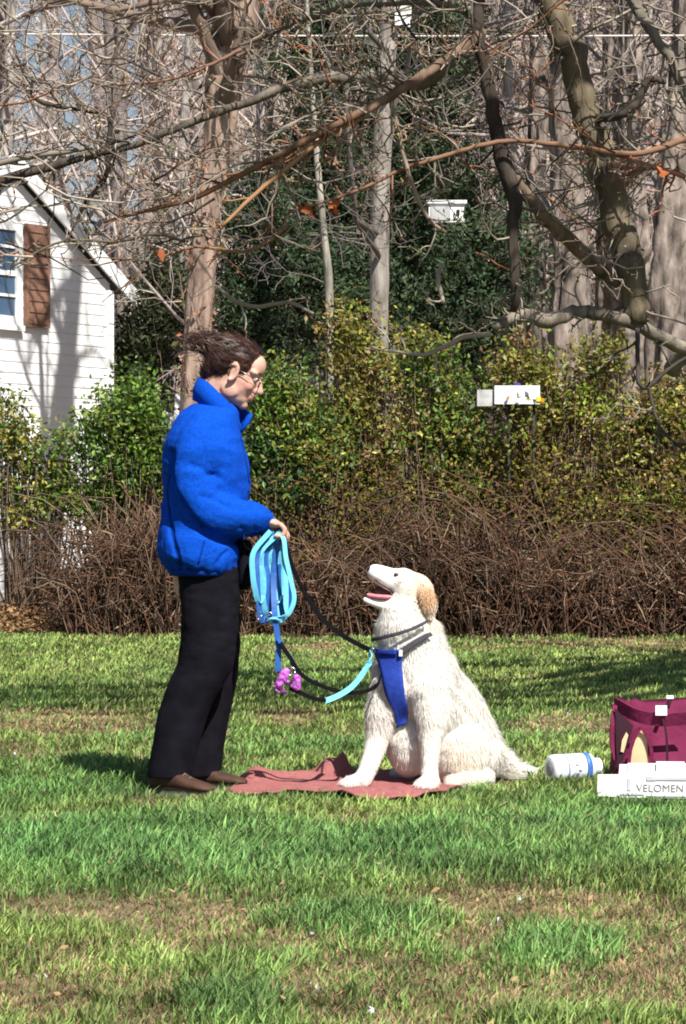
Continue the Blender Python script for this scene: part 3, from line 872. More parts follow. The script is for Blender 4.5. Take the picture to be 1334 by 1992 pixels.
# ------------------------------------------------------------------ near tree: trunk outside the frame, limbs hanging into it
near = thing('near_tree', "bare budding tree whose limbs hang across the top and right side", 'tree')
NG = np.array([.16, .125, .09]); ND = np.array([.075, .06, .05]); NR = np.array([.26, .115, .06]); NP = np.array([.36, .31, .25])
base = np.array([4.6, 15.6, 0.0])
link('trunk', trunk_mesh('trunk', [base - [0, 0, .2], base + [0, 0, 1.2], base + [-.15, -.1, 2.6], base + [-.2, -.3, 4.2], base + [-.1, -.3, 6.5]], [.27, .23, .2, .16, .06], np.random.default_rng(3), NG, .15, 18, 26), M['bark'], near)
nr = np.random.default_rng(77)
twigs = MB(); buds = MB()
def limb(pts, col, sides=10, twig=0, tl=.35, n=None, col2=None):
    """pts: (px, py, Y, half width px)"""
    q = np.array([[*P(a, b, Y), w * Y / F] for a, b, Y, w in pts])
    p = smooth_path(q, n or max(10, 5 * len(q)))
    b = MB(); v, fs = tube_arrays(p[:, :3] + nr.normal(size=(len(p), 3)) * p[:, 3:4] * .13, p[:, 3], sides)
    cc = np.tile(col, (len(v), 1))
    if col2 is not None:
        t = np.r_[np.repeat(np.linspace(0, 1, len(p)), sides), 0, 1][:, None]; cc = cc * (1 - t) + col2 * t
    b.add(v, fs, cc * (.75 + .5 * noise(v, 9, 3, 2))[:, None])
    o = obj('limb', b, M['bark'] if p[0, 3] > .02 else M['twig'], near)
    for k in range(twig):
        i = nr.integers(1, len(p) - 1)
        d = unit(p[min(i + 1, len(p) - 1), :3] - p[i - 1, :3]); a = unit(nr.normal(size=3) * np.array([1, .6, 1])); a = unit(a - d * (a @ d))
        sprig(p[i, :3], unit(d * .6 + a), tl * (.35 + nr.random()), min(.007, p[i, 3] * .6), col if col2 is None else (col + col2) / 2)
    return o
def sprig(pos, d, L, r, col, lev=0):
    pts = [np.array(pos)]; ds = [d]
    for k in range(5):
        d = unit(d + nr.normal(size=3) * .25 + np.array([0, 0, .06])); ds.append(d); pts.append(pts[-1] + d * L / 5)
    c = col * (.55 + .9 * nr.random()) if nr.random() < .6 else NP * (.6 + .6 * nr.random())
    tube(twigs, pts, np.linspace(r, max(.0022, r * .4), 6), 4, c, cap=False)
    for k in range(1, 6):
        if nr.random() < .16:
            bc = np.array([[.42, .17, .10], [.34, .32, .10], [.42, .30, .18], [.5, .27, .2]])[nr.integers(4)]
            ellipsoid(buds, pts[k] + nr.normal(size=3) * .004, np.array([.005, .005, .008]) * (.5 + .8 * nr.random()), col=bc * (.5 + .7 * nr.random()), nu=4, nv=3)
        if lev < 2 and nr.random() < (.5 if lev == 0 else .28):
            a = unit(nr.normal(size=3)); sprig(pts[k], unit(ds[k] * .7 + a * .8), L * (.3 + .4 * nr.random()), max(.0022, r * .6), col, lev + 1)

YA = 13.4
tp = lambda q: (CX + F * q[0] / q[1], CY - F * (q[2] - H) / q[1], q[1])
j1 = tp(base + np.array([-.2, -.3, 4.0])); j2 = tp(base + np.array([-.12, -.3, 5.2])); j3 = tp(base + np.array([-.15, -.1, 2.4]))
limb([(*j1, 38), (1150, -260, 13.9, 32), (1062, -60, 13.5, 27), (1078, 20, YA, 26), (1112, 115, YA, 27), (1134, 200, YA, 28), (1162, 290, YA, 28), (1185, 370, YA, 29), (1210, 455, YA, 29), (1230, 545, YA, 28), (1238, 625, YA, 24)], np.array([.19, .155, .105]), 14, 26)
limb([(*j3, 30), (1390, 705, 14.0, 20), (1334, 682, 13.6, 14), (1240, 632, YA, 13), (1170, 612, YA, 14), (1120, 606, YA, 13), (1060, 622, 13.3, 15), (1010, 612, 13.2, 12), (960, 640, 13.1, 5)], NP * .75, 12, 10, .25)
limb([(*j2, 34), (1060, -330, 13.4, 22), (950, -120, 13.1, 16), (930, 40, 13.0, 13), (948, 150, 13.0, 14), (966, 260, 13.0, 15), (985, 340, 13.0, 17), (1002, 395, 13.0, 14), (996, 450, 13.0, 11), (1000, 530, 13.0, 10), (1002, 605, 13.05, 9)], ND * 1.2, 12, 16)
limb([(988, 335, 13.0, 16), (1022, 375, 13.05, 14), (1062, 425, 13.1, 14), (1110, 470, 13.2, 15), (1160, 520, 13.3, 13), (1205, 552, YA, 9), (1228, 548, YA, 6)], np.array([.23, .17, .12]), 12, 8)
limb([(935, 60, 13.0, 14), (905, 88, 12.95, 13), (850, 130, 12.9, 11), (790, 168, 12.85, 10), (730, 203, 12.8, 9), (650, 243, 12.7, 8), (560, 292, 12.7, 7), (470, 338, 12.7, 6), (380, 385, 12.7, 5), (290, 408, 12.7, 4), (200, 432, 12.7, 2.5)], np.array([.28, .2, .15]), 8, 34, .3, col2=NR * .8)
limb([(880, 120, 13.2, 10), (820, 165, 13.3, 11), (745, 152, 13.4, 12), (650, 150, 13.4, 12), (560, 168, 13.4, 11), (470, 203, 13.4, 8), (350, 246, 13.4, 8), (255, 285, 13.4, 7), (170, 303, 13.4, 9), (95, 325, 13.4, 9), (0, 352, 13.4, 10), (-80, 375, 13.4, 10)], NP * .85, 10, 36, .35, col2=ND)
limb([(715, 222, 12.8, 6), (640, 262, 12.75, 5.5), (590, 300, 12.7, 5), (500, 375, 12.65, 4.5), (432, 440, 12.6, 3.5)], np.array([.36, .2, .10]), 6, 10, .22)
limb([(1400, 255, 13.2, 8), (1334, 272, 13.1, 7), (1230, 300, 13.0, 6), (1120, 286, 12.9, 6), (1010, 275, 12.9, 5), (940, 282, 12.9, 5), (850, 308, 12.9, 4.5), (790, 326, 12.9, 4), (700, 368, 12.9, 3.5), (560, 415, 12.9, 2.5)], np.array([.25, .14, .09]), 6, 24, .25)
limb([(758, 190, 12.85, 5), (772, 240, 12.85, 5), (790, 320, 12.85, 4.5), (812, 385, 12.85, 4.5), (838, 430, 12.85, 4), (866, 452, 12.85, 3)], np.array([.33, .25, .19]), 6, 6, .2)
limb([(1334, 345, 13.0, 5), (1262, 322, 13.0, 5), (1205, 302, 13.0, 5), (1165, 292, 13.0, 4)], np.array([.36, .15, .09]), 6, 9, .2)
limb([(1240, 640, 13.3, 5), (1240, 700, 13.25, 4.5), (1243, 745, 13.2, 5), (1262, 752, 13.2, 5), (1300, 718, 13.2, 4), (1345, 690, 13.2, 3)], ND, 6, 4, .15)
limb([(1262, 752, 13.2, 4), (1272, 800, 13.2, 4), (1290, 840, 13.2, 3.5), (1334, 880, 13.2, 3)], ND, 6, 6, .2)
limb([(955, 650, 13.1, 5), (905, 655, 13.1, 6), (870, 672, 13.1, 5), (825, 690, 13.1, 4), (770, 684, 13.1, 3), (710, 678, 13.1, 2)], NP, 6, 4, .15)
limb([(1295, 160, 13.2, 5), (1262, 155, 13.2, 8), (1240, 195, 13.2, 8), (1205, 225, 13.2, 9), (1150, 228, YA, 8), (1128, 222, YA, 7)], ND, 8, 6, .2)
limb([(1180, -120, 13.6, 20), (1240, 20, 13.4, 12), (1300, 110, 13.3, 10), (1334, 190, 13.3, 8), (1360, 260, 13.2, 6)], NP * .7, 8, 14)
limb([(900, 20, 13.0, 7), (840, 5, 13.0, 6), (760, 8, 13.0, 5), (660, 15, 13.0, 4.5), (540, 60, 13.0, 4), (450, 95, 13.0, 3)], NG, 6, 22, .3)
limb([(470, 95, 13.0, 4), (400, 130, 13.0, 3.5), (330, 155, 13.0, 3), (230, 165, 13.0, 2)], np.array([.3, .17, .12]), 6, 14, .25)
limb([(205, 300, 13.4, 6), (214, 250, 13.4, 5), (205, 222, 13.4, 4), (165, 215, 13.4, 4), (70, 195, 13.4, 4), (62, 150, 13.4, 3)], ND * .7, 6, 10, .25)
limb([(210, 305, 13.4, 6), (205, 345, 13.4, 5), (165, 395, 13.4, 4), (150, 432, 13.4, 3.5)], ND * .7, 6, 5, .2)
limb([(360, 470, 12.9, 3), (300, 455, 12.9, 4), (230, 470, 12.9, 3), (120, 470, 12.9, 2.5), (20, 520, 12.9, 2)], NG, 6, 7, .2)
limb([(-40, 325, 13.2, 7), (60, 305, 13.2, 6), (150, 292, 13.2, 5), (180, 285, 13.2, 3)], NP * .8, 6, 4, .2)
limb([(425, 560, 14, 4), (455, 585, 14, 5), (500, 597, 14, 4.5), (560, 588, 14, 4), (610, 610, 14, 3)], NP, 6, 3, .2)
limb([(560, 440, 13.0, 3), (520, 470, 13.0, 4), (470, 490, 13.0, 3.5), (385, 480, 13.0, 3), (310, 500, 13.0, 2)], np.array([.3, .17, .1]), 6, 10, .25)
limb([(858, 515, 14, 5), (852, 545, 14, 5), (862, 590, 14, 4)], NP * 1.2, 6, 1, .1)
# higher limbs above the frame; they shade the grass behind the dog
def limb3(pts, r0, r1, tw, tl=.6):
    p = smooth_path(pts, 16); rad = np.linspace(r0, r1, 16)
    b = MB(); v, fs = tube_arrays(p, rad, 10); b.add(v, fs, NG); obj('limb', b, M['bark'], near)
    for k in range(tw):
        i = nr.integers(2, 16); d = unit(p[min(15, i + 1)] - p[i - 2]); a = unit(nr.normal(size=3))
        sprig(p[min(i, 15)], unit(d * .6 + a), tl * (.5 + nr.random()), .012, NG)
for a, zz, k in ((0, 4.5, 26), (.7, 5.0, 26), (-.5, 4.2, 22), (1.3, 5.3, 22), (.3, 4.8, 24)):
    s = base + np.array([-.15, -.3, zz - .3])
    limb3([s, (3.9, 13.2 + a * .4, zz + .2), (3.1, 11.3 + a * .45, zz + .2), (2.0, 10.9 + a * .5, zz + .1), (1.0, 10.8 + a * .5, zz), (.2, 10.8 + a * .5, zz - .1)], .11, .04, k)
limb3([base + np.array([-.1, -.3, 5]), base + np.array([.6, .8, 6.2]), base + np.array([1.2, 2, 7])], .09, .02, 14)
limb3([base + np.array([-.1, -.3, 5.2]), base + np.array([-.6, .6, 6.6]), base + np.array([-1.4, 1.2, 7.6])], .09, .02, 14)
# free twigs that fill the crown in view
for k in range(190):
    px, py = nr.uniform(-40, 1380), nr.uniform(-60, 520) ** 1.0
    if py > 330 and 420 < px < 980 and nr.random() < .55: continue
    pos = P(px, py, nr.uniform(12.6, 14.2))
    az = nr.uniform(-.7, .7) + (math.pi if nr.random() < .65 else 0)
    sprig(pos, unit(np.array([math.cos(az), nr.normal() * .3, math.sin(az) * .9])), nr.uniform(.25, .6), .006, [NG, NP, NR, ND, NG, NP][nr.integers(6)])
obj('twigs', twigs, M['twig'], near)
obj('buds', buds, M['leaf'], near)
# a few orange-brown leaves that stayed on
lv = MB()
for a, b, m in ((605, 408, 5), (645, 408, 5), (1285, 325, 3), (300, 490, 2), (560, 320, 2)):
    c = P(a, b, 12.8); leaves(lv, c + nr.normal(size=(m, 3)) * .018, .07, np.tile([[.42, .13, .05]], (m, 1)) * (.7 + .5 * nr.random((m, 1))), .6, .1, nr)
obj('dry_leaves', lv, M['deadleaf'], near, smooth=False)
at_base(near, tuple(base))
# ------------------------------------------------------------------ woman
M['skin'] = material("skin", (.56, .33, .255), rough=.5, use_col=True, nscale=30, nmix=.1, spec=.35, sss=.15)
M['fleece'] = material("blue fleece", (.003, .062, .44), rough=.95, nscale=120, nmix=.22, bump=.35, bscale=260, spec=.08, sheen=.12)
M['fleeceband'] = material("dark blue band", (.003, .03, .22), rough=.9, nscale=80, nmix=.2, spec=.1)
M['trouser'] = material("black trousers", (.0075, .007, .0105), rough=.9, nscale=18, nmix=.3, bump=.15, bscale=150, spec=.06)
M['hair'] = material("dark auburn hair", (.036, .018, .014), rough=.5, use_col=True, nscale=20, nmix=.3, spec=.5)
M['shoe'] = material("brown leather", (.062, .030, .020), rough=.7, nscale=20, nmix=.3, bump=.2)
M['sole'] = material("grey sole", (.10, .092, .08), rough=.85, nscale=20, nmix=.3)
M['metal'] = material("spectacle metal", (.35, .30, .28), rough=.25, metallic=1.0, nmix=.02)
M['lens'] = material("spectacle lens", (.55, .5, .48), rough=.05, spec=.9, nmix=.02)
lb = M['lens'].node_tree.nodes["Principled BSDF"]; lb.inputs["Transmission Weight"].default_value = 1.0; lb.inputs["IOR"].default_value = 1.02
woman = thing('person', "person in blue fleece jacket and black trousers holding dog leashes", 'person')
YW = 10.0

def rotY(a):
    c, s = math.cos(a), math.sin(a)
    return np.array([[c, 0, s], [0, 1, 0], [-s, 0, c]])
HC = P(457, 719, YW); HR = rotY(math.radians(24))
def hd(x, y, z):
    return HC + HR @ np.array([x, y, z])
body = MB()
def hell(c, r, rot=None, **k):
    ellipsoid(body, hd(*c), r, HR if rot is None else HR @ rot, **k)
hell((-.012, 0, .030), (.092, .072, .086)); hell((.03, 0, -.03), (.064, .064, .088)); hell((.040, 0, -.082), (.048, .048, .036)); hell((.02, 0, -.05), (.055, .063, .06))
hell((.074, 0, -.103), (.020, .022, .017)); hell((.058, 0, .035), (.042, .056, .050))
for s in (-1, 1):
    hell((.066, s * .034, .016), (.022, .030, .012)); hell((.062, s * .036, -.034), (.026, .022, .024)); hell((.014, s * .052, -.072), (.032, .014, .03))
    hell((.097, s * .0125, -.043), (.011, .009, .009))
    ep = [hd(.000 + .016 * math.sin(t), s * (.074 + .006), -.012 + .030 * math.cos(t)) for t in np.linspace(-.9, 3.6, 9)]
    tube(body, ep, [.006, .007, .0075, .0075, .007, .0065, .007, .0085, .009], 8)
    hell((.002, s * .074, -.014), (.013, .006, .024))
chain(body, [(*hd(.088, 0, .012), .0095), (*hd(.101, 0, -.015), .0105), (*hd(.113, 0, -.037), .0125)])
hell((.094, 0, -.062), (.012, .021, .0065)); hell((.091, 0, -.075), (.012, .019, .0075)); hell((.080, 0, -.068), (.018, .026, .016))
nb = P(418, 800, YW)
chain(body, [(*hd(-.02, 0, -.03), .056), (*hd(-.045, 0, -.10), .053), (*nb, .062), (*P(405, 850, YW), .09)], 16)
chain(body, [(*P(400, 850, YW), .10), (*P(398, 950, YW), .115), (*P(400, 1060, YW), .12), (*P(402, 1130, YW), .12)], 16)
wr = {}
for s, wx, wy, yo in ((-1, 521, 1016, -.115), (1, 524, 1026, .035)):
    sh = np.array([P(398, 850, YW)[0], YW + s * .14, P(398, 850, YW)[2]])
    el = np.array([P(397, 985, YW)[0], YW + s * .172, P(397, 985, YW)[2]])
    wp = P(wx - 14, wy - 2, YW); wp[1] = YW + yo
    hb = P(wx + 4, wy + 2, YW); hb[1] = YW + yo
    chain(body, [(*P(402, 850, YW), .08), (*sh, .048), (*((sh + el) / 2 + np.array([-.008, 0, 0])), .042), (*el, .038), (*((el + wp) / 2), .036), (*wp, .026), (*hb, .022)], 12)
    ellipsoid(body, hb + np.array([.012, 0, .002]), (.034, .036, .017), rotY(math.radians(18)))
    for k, (off, ln) in enumerate(((-.029, .92), (-.010, 1.05), (.010, 1.0), (.029, .82))):
        yk = off * (1 if s < 0 else -1)
        a = hb + np.array([.040, yk, -.004])
        chain(body, [(*a, .0095), (*(a + np.array([.016, 0, -.020]) * ln), .0092), (*(a + np.array([.006, 0, -.043]) * ln), .0088), (*(a + np.array([-.018, 0, -.042]) * ln), .008)], 8, 14)
    t = hb + np.array([-.004, .034, -.004])
    chain(body, [(*t, .0125), (*(t + np.array([.026, .012, -.012])), .0105), (*(t + np.array([.044, .002, -.026])), .0085)], 8, 10)
    wr[s] = hb
bm = fuse(body, .0047, 4, .5)
v = coords(bm); c = np.ones((len(v), 3))
loc = (v - HC) @ HR
lips = (np.abs(loc[:, 2] + .069) < .009) & (loc[:, 0] > .088) & (np.abs(loc[:, 1]) < .02); c[lips] = (.8, .55, .52)
cheek = np.exp(-((loc[:, 0] - .07) ** 2 + (loc[:, 2] + .035) ** 2) / .0007); c = c * (1 - .14 * cheek[:, None] * np.array([0, 1, 1]))
brow = (np.abs(loc[:, 2] - .020) < .004) & (loc[:, 0] > .07) & (np.abs(loc[:, 1]) > .014) & (np.abs(loc[:, 1]) < .05); c[brow] = (.28, .2, .18)
paint(bm, c)
link('body', bm, M['skin'], woman)
for s in (-1, 1):
    b = MB(); ellipsoid(b, hd(.079, s * .033, -.004), (.0115, .0125, .0085), HR, col=(.75, .72, .70)); eye = obj('eye', b, material("eye white", (.7, .68, .66), rough=.2), woman)
    b = MB(); ellipsoid(b, hd(.0885, s * .034, -.005), (.004, .006, .006), HR, nu=10, nv=6); obj('iris', b, material("iris", (.03, .018, .012), rough=.1), eye)
# spectacles
gl = MB()
for s in (-1, 1):
    cpt = [hd(.101, s * .033 + .022 * math.cos(t), -.010 + .017 * math.sin(t)) for t in np.linspace(0, 2 * math.pi, 20)]
    tube(gl, cpt, .0016, 6)
    tube(gl, [hd(.100, s * .055, -.004), hd(.06, s * .072, -.002), hd(.005, s * .081, .004)], .0017, 6)
tube(gl, [hd(.101, -.011, -.008), hd(.108, 0, -.005), hd(.101, .011, -.008)], .0015, 6)
spec = obj('spectacles', gl, M['metal'], woman)
for s in (-1, 1):
    b = MB(); ellipsoid(b, hd(.101, s * .033, -.010), (.001, .021, .016), HR, nu=16, nv=8); obj('lens', b, M['lens'], spec)
# hair: scalp cap swept back into a loose, wind-blown knot
hm = MB()
def hh(c, r, rot=None):
    ellipsoid(hm, hd(*c), r, HR if rot is None else HR @ rot, nu=20, nv=12)
hh((-.024, 0, .040), (.088, .077, .076)); hh((-.046, 0, .006), (.058, .075, .070)); hh((.016, 0, .058), (.058, .066, .050)); hh((-.075, 0, -.045), (.030, .052, .042))
for s in (-1, 1):
    hh((.022, s * .058, .030), (.030, .018, .034))
kn = P(404, 672, YW)
chain(hm, [(*hd(-.06, 0, .07), .040), (*(kn + np.array([.02, 0, 0])), .036), (*kn, .034), (*P(388, 662, YW), .027), (*P(372, 658, YW), .012)], 12)
ellipsoid(hm, P(398, 664, YW - .01), (.030, .032, .026)); ellipsoid(hm, P(412, 690, YW), (.024, .05, .03))
hme = fuse(hm, .0045, 3, .4)
v = coords(hme); nn = normals(hme)
v += nn * ((noise(v * np.array([30, 90, 90]), 1.0, 4, 2) - .5) * .010)[:, None]
set_coords(hme, v); paint(hme, np.ones((len(v), 3)) * (.7 + .6 * noise(v, 60, 3, 1))[:, None])
hair = link('hair', hme, M['hair'], woman)
idx = rng.integers(len(v), size=5200); b0 = v[idx]; n0 = normals(hme)[idx]
to = unit(kn - b0); tg = unit(to - n0 * np.sum(to * n0, -1, keepdims=True))
L = .03 + .035 * rng.random(5200)[:, None]
hc = np.array([[1, 1, 1], [1.9, 1.5, 1.2], [.6, .5, .5], [2.6, 2.0, 1.6]])[rng.integers(4, size=5200)]
hs = MB(); strips(hs, b0 + n0 * .0005, (tg * .8 + n0 * .12 + rng.normal(size=(5200, 3)) * .06) * L * .5, (tg * .8 + rng.normal(size=(5200, 3)) * .12) * L * .5, unit(np.cross(tg, n0)), .0028, hc)
m = 900
b0 = kn + np.array([-.012, 0, .006]) + rng.normal(size=(m, 3)) * np.array([.034, .028, .020])
dd = unit(np.array([-.85, 0, .32]) + rng.normal(size=(m, 3)) * .42); L = (.016 + .06 * rng.random(m) ** 2.0)[:, None]
strips(hs, b0, dd * L * .5, unit(dd + rng.normal(size=(m, 3)) * .35) * L * .5, unit(np.cross(dd, rng.normal(size=(m, 3)))), .0022, hc[:m])
obj('hair_strands', hs, M['hair'], hair, smooth=False)

# jacket
jk = MB()
sec = [(1114, 330, 464, .190), (1100, 318, 470, .215), (1080, 307, 474, .232), (1050, 305, 476, .228), (1010, 310, 478, .208), (970, 315, 484, .206), (930, 314, 486, .214),
       (890, 315, 482, .236), (862, 320, 476, .228), (838, 329, 470, .208), (815, 341, 464, .172), (798, 354, 462, .125), (784, 372, 450, .075)]
loft(jk, [(P((a + b) / 2, y, YW)[0], YW, P(0, y, YW)[2], (b - a) / 2 * YW / F, w) for y, a, b, w in sec], 32, n=60)
for s, wx, wy, yo in ((-1, 521, 1016, -.115), (1, 524, 1026, .035)):
    def q(px, py, y, r): return (P(px, py, YW)[0], YW + s * y, P(px, py, YW)[2], r)
    yw_ = s * yo
    chain(jk, [q(402, 838, .125, .072), q(392, 862, .160, .080), q(382, 905, .172, .080), q(382, 950, .176, .083), q(399, 988, .174, .082), q(432, 1002, .175, .077), q(472, 1008, .155, .070), q(500, 1012, (yw_ + .165) / 2, .058), q(516, 1016, yw_, .043)], 18, 60)
jm = fuse(jk, .0060, 2, .5)
v = coords(jm); nn = normals(jm)
fold = (noise(v * np.array([5, 6, 13]), 1.0, 31, 2) - .5) * .010 - np.abs(noise(v * np.array([7, 7, 15]) @ np.array([[.8, 0, .6], [0, 1, 0], [-.6, 0, .8]]), 1.0, 37, 2) - .5) * .024 + (noise(v * np.array([16, 16, 26]), 1.0, 33, 2) - .5) * .006 + (noise(v, 150, 35, 1) - .5) * .002
el = P(405, 945, YW)
de = np.linalg.norm((v - np.array([el[0], v[:, 1].mean() * 0 + YW - .29, el[2]])) * np.array([1, .5, 1]), axis=1)
fold += -.008 * np.exp(-((v[:, 0] - P(412, 0, YW)[0]) ** 2 / .0009 + (v[:, 2] - P(0, 927, YW)[2]) ** 2 / .00012)) * (v[:, 1] < YW - .15)
vpx = CX + F * v[:, 0] / v[:, 1]; vpy = CY - F * (v[:, 2] - H) / v[:, 1]; nearside = v[:, 1] < YW - .03
def groove(pts, w, depth):
    g_ = smooth_path(pts, 60)
    d_ = np.sqrt(np.min((vpx[:, None] - g_[None, :, 0]) ** 2 + (vpy[:, None] - g_[None, :, 1]) ** 2, axis=1))
    return -depth * np.exp(-(d_ / w) ** 2) * nearside
fold += groove([(331, 880), (329, 917), (339, 960), (361, 996), (396, 1033), (431, 1050), (476, 1057)], 6.5, .026)
fold += groove([(318, 925), (320, 970), (328, 1020), (340, 1070), (352, 1106)], 4.5, .014)
fold += groove([(404, 922), (420, 927), (438, 936)], 6, .004) + groove([(392, 965), (418, 972), (446, 985)], 6, .007) + groove([(372, 905), (396, 912), (414, 925)], 6, .007)
fold += groove([(412, 805), (430, 840), (440, 880), (436, 912)], 5, .006) + groove([(425, 1096), (436, 1080), (446, 1072)], 4, .008) + groove([(470, 985), (474, 1005), (470, 1030)], 5, .006) + groove([(494, 985), (499, 1008), (496, 1034)], 5, .006)
gather = np.clip((P(0, 1085, YW)[2] - v[:, 2]) / .05, 0, 1)
ang = np.arctan2(v[:, 1] - YW, v[:, 0] - P(398, 0, YW)[0])
fold += gather * .004 * np.sin(ang * 26 + 3 * noise(v, 6, 2, 1))
v += nn * fold[:, None]
set_coords(jm, v)
jacket = link('jacket', jm, M['fleece'], woman)
# collar: a standing band open at the front
cb = MB(); n = 41
th = np.linspace(-math.pi + .12, math.pi - .12, n) + math.pi     # 0 at front, opening there
top, bot = [], []
for t in np.linspace(.16, 2 * math.pi - .16, n):
    f = (1 + math.cos(t)) / 2                                     # 1 at front, 0 at back
    side = math.sin(t)
    bx = 374 + (467 - 374) * f; by = 778 + (846 - 778) * f ** 1.15
    tx = 386 + (490 - 386) * f ** 1.05; ty = 735 + (806 - 735) * f ** 1.1
    if side < 0:
        tx = np.interp(f, [0, .25, .5, .75, .92, 1], [386, 404, 426, 447, 460, 468]); ty = np.interp(f, [0, .25, .5, .75, .92, 1], [735, 745, 763, 785, 806, 830])
    pb = P(bx, by, YW); pt = P(tx, ty, YW)
    pb[1] = YW + side * .098; pt[1] = YW + side * (.088 if f < .8 else .105)
    bot.append(pb); top.append(pt)
bot, top = np.array(bot), np.array(top); mid = (bot + top) / 2
out = unit(mid - np.array([P(425, 0, YW)[0], YW, 0]) * np.array([1, 1, 0]) - np.array([0, 0, 1]) * mid[:, 2:3]) * .010
rows = [bot, mid + out, top + out * .4]
inn = [top - out * 1.0, mid - out * .6, bot - out]
allr = np.array(rows + inn); R = len(allr)
ii = np.array([[r_ * n + k, r_ * n + k + 1, ((r_ + 1) % R) * n + k + 1, ((r_ + 1) % R) * n + k] for r_ in range(R) for k in range(n - 1)])
ends = np.array([[r_ * n for r_ in range(R)], [r_ * n + n - 1 for r_ in range(R)][::-1]])
cb.add(allr.reshape(-1, 3), [ii, ends])
obj('collar', cb, M['fleece'], jacket)
jb = BVHTree.FromPolygons([tuple(a) for a in v], [tuple(p.vertices) for p in jm.polygons])
def on_jacket(px, py, off=.001):
    o_ = Vector((0, 0, H)); d_ = (Vector(P(px, py, 1.0)) - o_).normalized()
    h_ = jb.ray_cast(o_, d_)
    if h_[0] is None:
        h_ = jb.find_nearest(Vector(P(px, py, YW)))
    return np.array(h_[0]) + np.array(h_[1]) * off
for nm, pts, r_ in (('side_seam', [(330, 925), (326, 960), (330, 1000), (338, 1050), (350, 1100)], .0028),
                    ('front_zip', [(467, 845), (473, 875), (479, 905), (484, 940)], .0035), ('pocket_zip', [(398, 1050), (393, 1070), (386, 1094)], .0035)):
    q_ = smooth_path(pts, 16)
    b = MB(); tube(b, [on_jacket(*a_) for a_ in q_], r_, 6); obj(nm, b, M['fleeceband'], jacket)
b = MB(); n = 48
sh_ = []
for yy_, gr in ((1119, 1.0), (1106, 1.035)):
    t = np.linspace(0, 2 * math.pi, n, endpoint=False)
    sh_.append(np.c_[P(397, 0, YW)[0] + .1235 * gr * np.cos(t), YW + .195 * gr * np.sin(t), np.full(n, P(0, yy_, YW)[2])])
v = np.concatenate(sh_ + [sh_[1] * 1.0 - (sh_[1] - [P(397, 0, YW)[0], YW, 0]) * np.array([.06, .06, 0]), sh_[0] - (sh_[0] - [P(397, 0, YW)[0], YW, 0]) * np.array([.06, .06, 0])])
q = np.array([[r_ * n + k, r_ * n + (k + 1) % n, ((r_ + 1) % 4) * n + (k + 1) % n, ((r_ + 1) % 4) * n + k] for r_ in range(4) for k in range(n)])
b.add(v, q); obj('hem_band', b, M['fleeceband'], jacket)
for s, pos in wr.items():
    b = MB(); a = pos + np.array([-.034, 0, .008]); d = unit(np.array([1, 0, -.12]))
    tube(b, [a, a + d * .016], .043, 20, cap=False); tube(b, [a + d * .016, a], .036, 20, cap=False); obj('cuff', b, M['fleeceband'], jacket)

# trousers
tr = MB()
def leg(rows, yc, hw):
    loft(tr, [(P((a + b) / 2, y, YW)[0], YW + yc(y), P(0, y, YW)[2], (b - a) / 2 * YW / F, hw(y)) for y, a, b in rows], 24, power=2.2, n=50)
leg([(1100, 345, 462), (1140, 346, 467), (1185, 350, 466), (1230, 354, 463), (1285, 351, 456), (1324, 333, 440), (1380, 316, 412), (1430, 306, 396), (1480, 293, 382), (1508, 287, 375)],
    lambda y: -.085 - .02 * (y - 1100) / 400, lambda y: .095 - .012 * (y - 1100) / 400)
leg([(1100, 350, 466), (1140, 352, 468), (1185, 362, 468), (1230, 366, 466), (1285, 364, 463), (1324, 358, 460), (1380, 352, 449), (1430, 346, 440), (1480, 342, 433), (1514, 340, 428)],
    lambda y: .085 + .01 * (y - 1100) / 400, lambda y: .095 - .015 * (y - 1100) / 400)
loft(tr, [(P(403, y, YW)[0], YW, P(0, y, YW)[2], h / 2 * YW / F, w) for y, h, w in ((1175, 100, .11), (1150, 118, .165), (1120, 122, .175), (1095, 118, .165))], 28)
tm = fuse(tr, .0058, 6, .5)
v = coords(tm); nn = normals(tm)
fold = (noise(v * np.array([9, 9, 4]), 1.0, 61, 2) - .5) * .026 + (noise(v * np.array([14, 14, 30]), 1.0, 63, 2) - .5) * .010 * np.clip((v[:, 2] - .25) * 3, .25, 1)
v += nn * fold[:, None]; set_coords(tm, v)
link('trousers', tm, M['trouser'], woman)
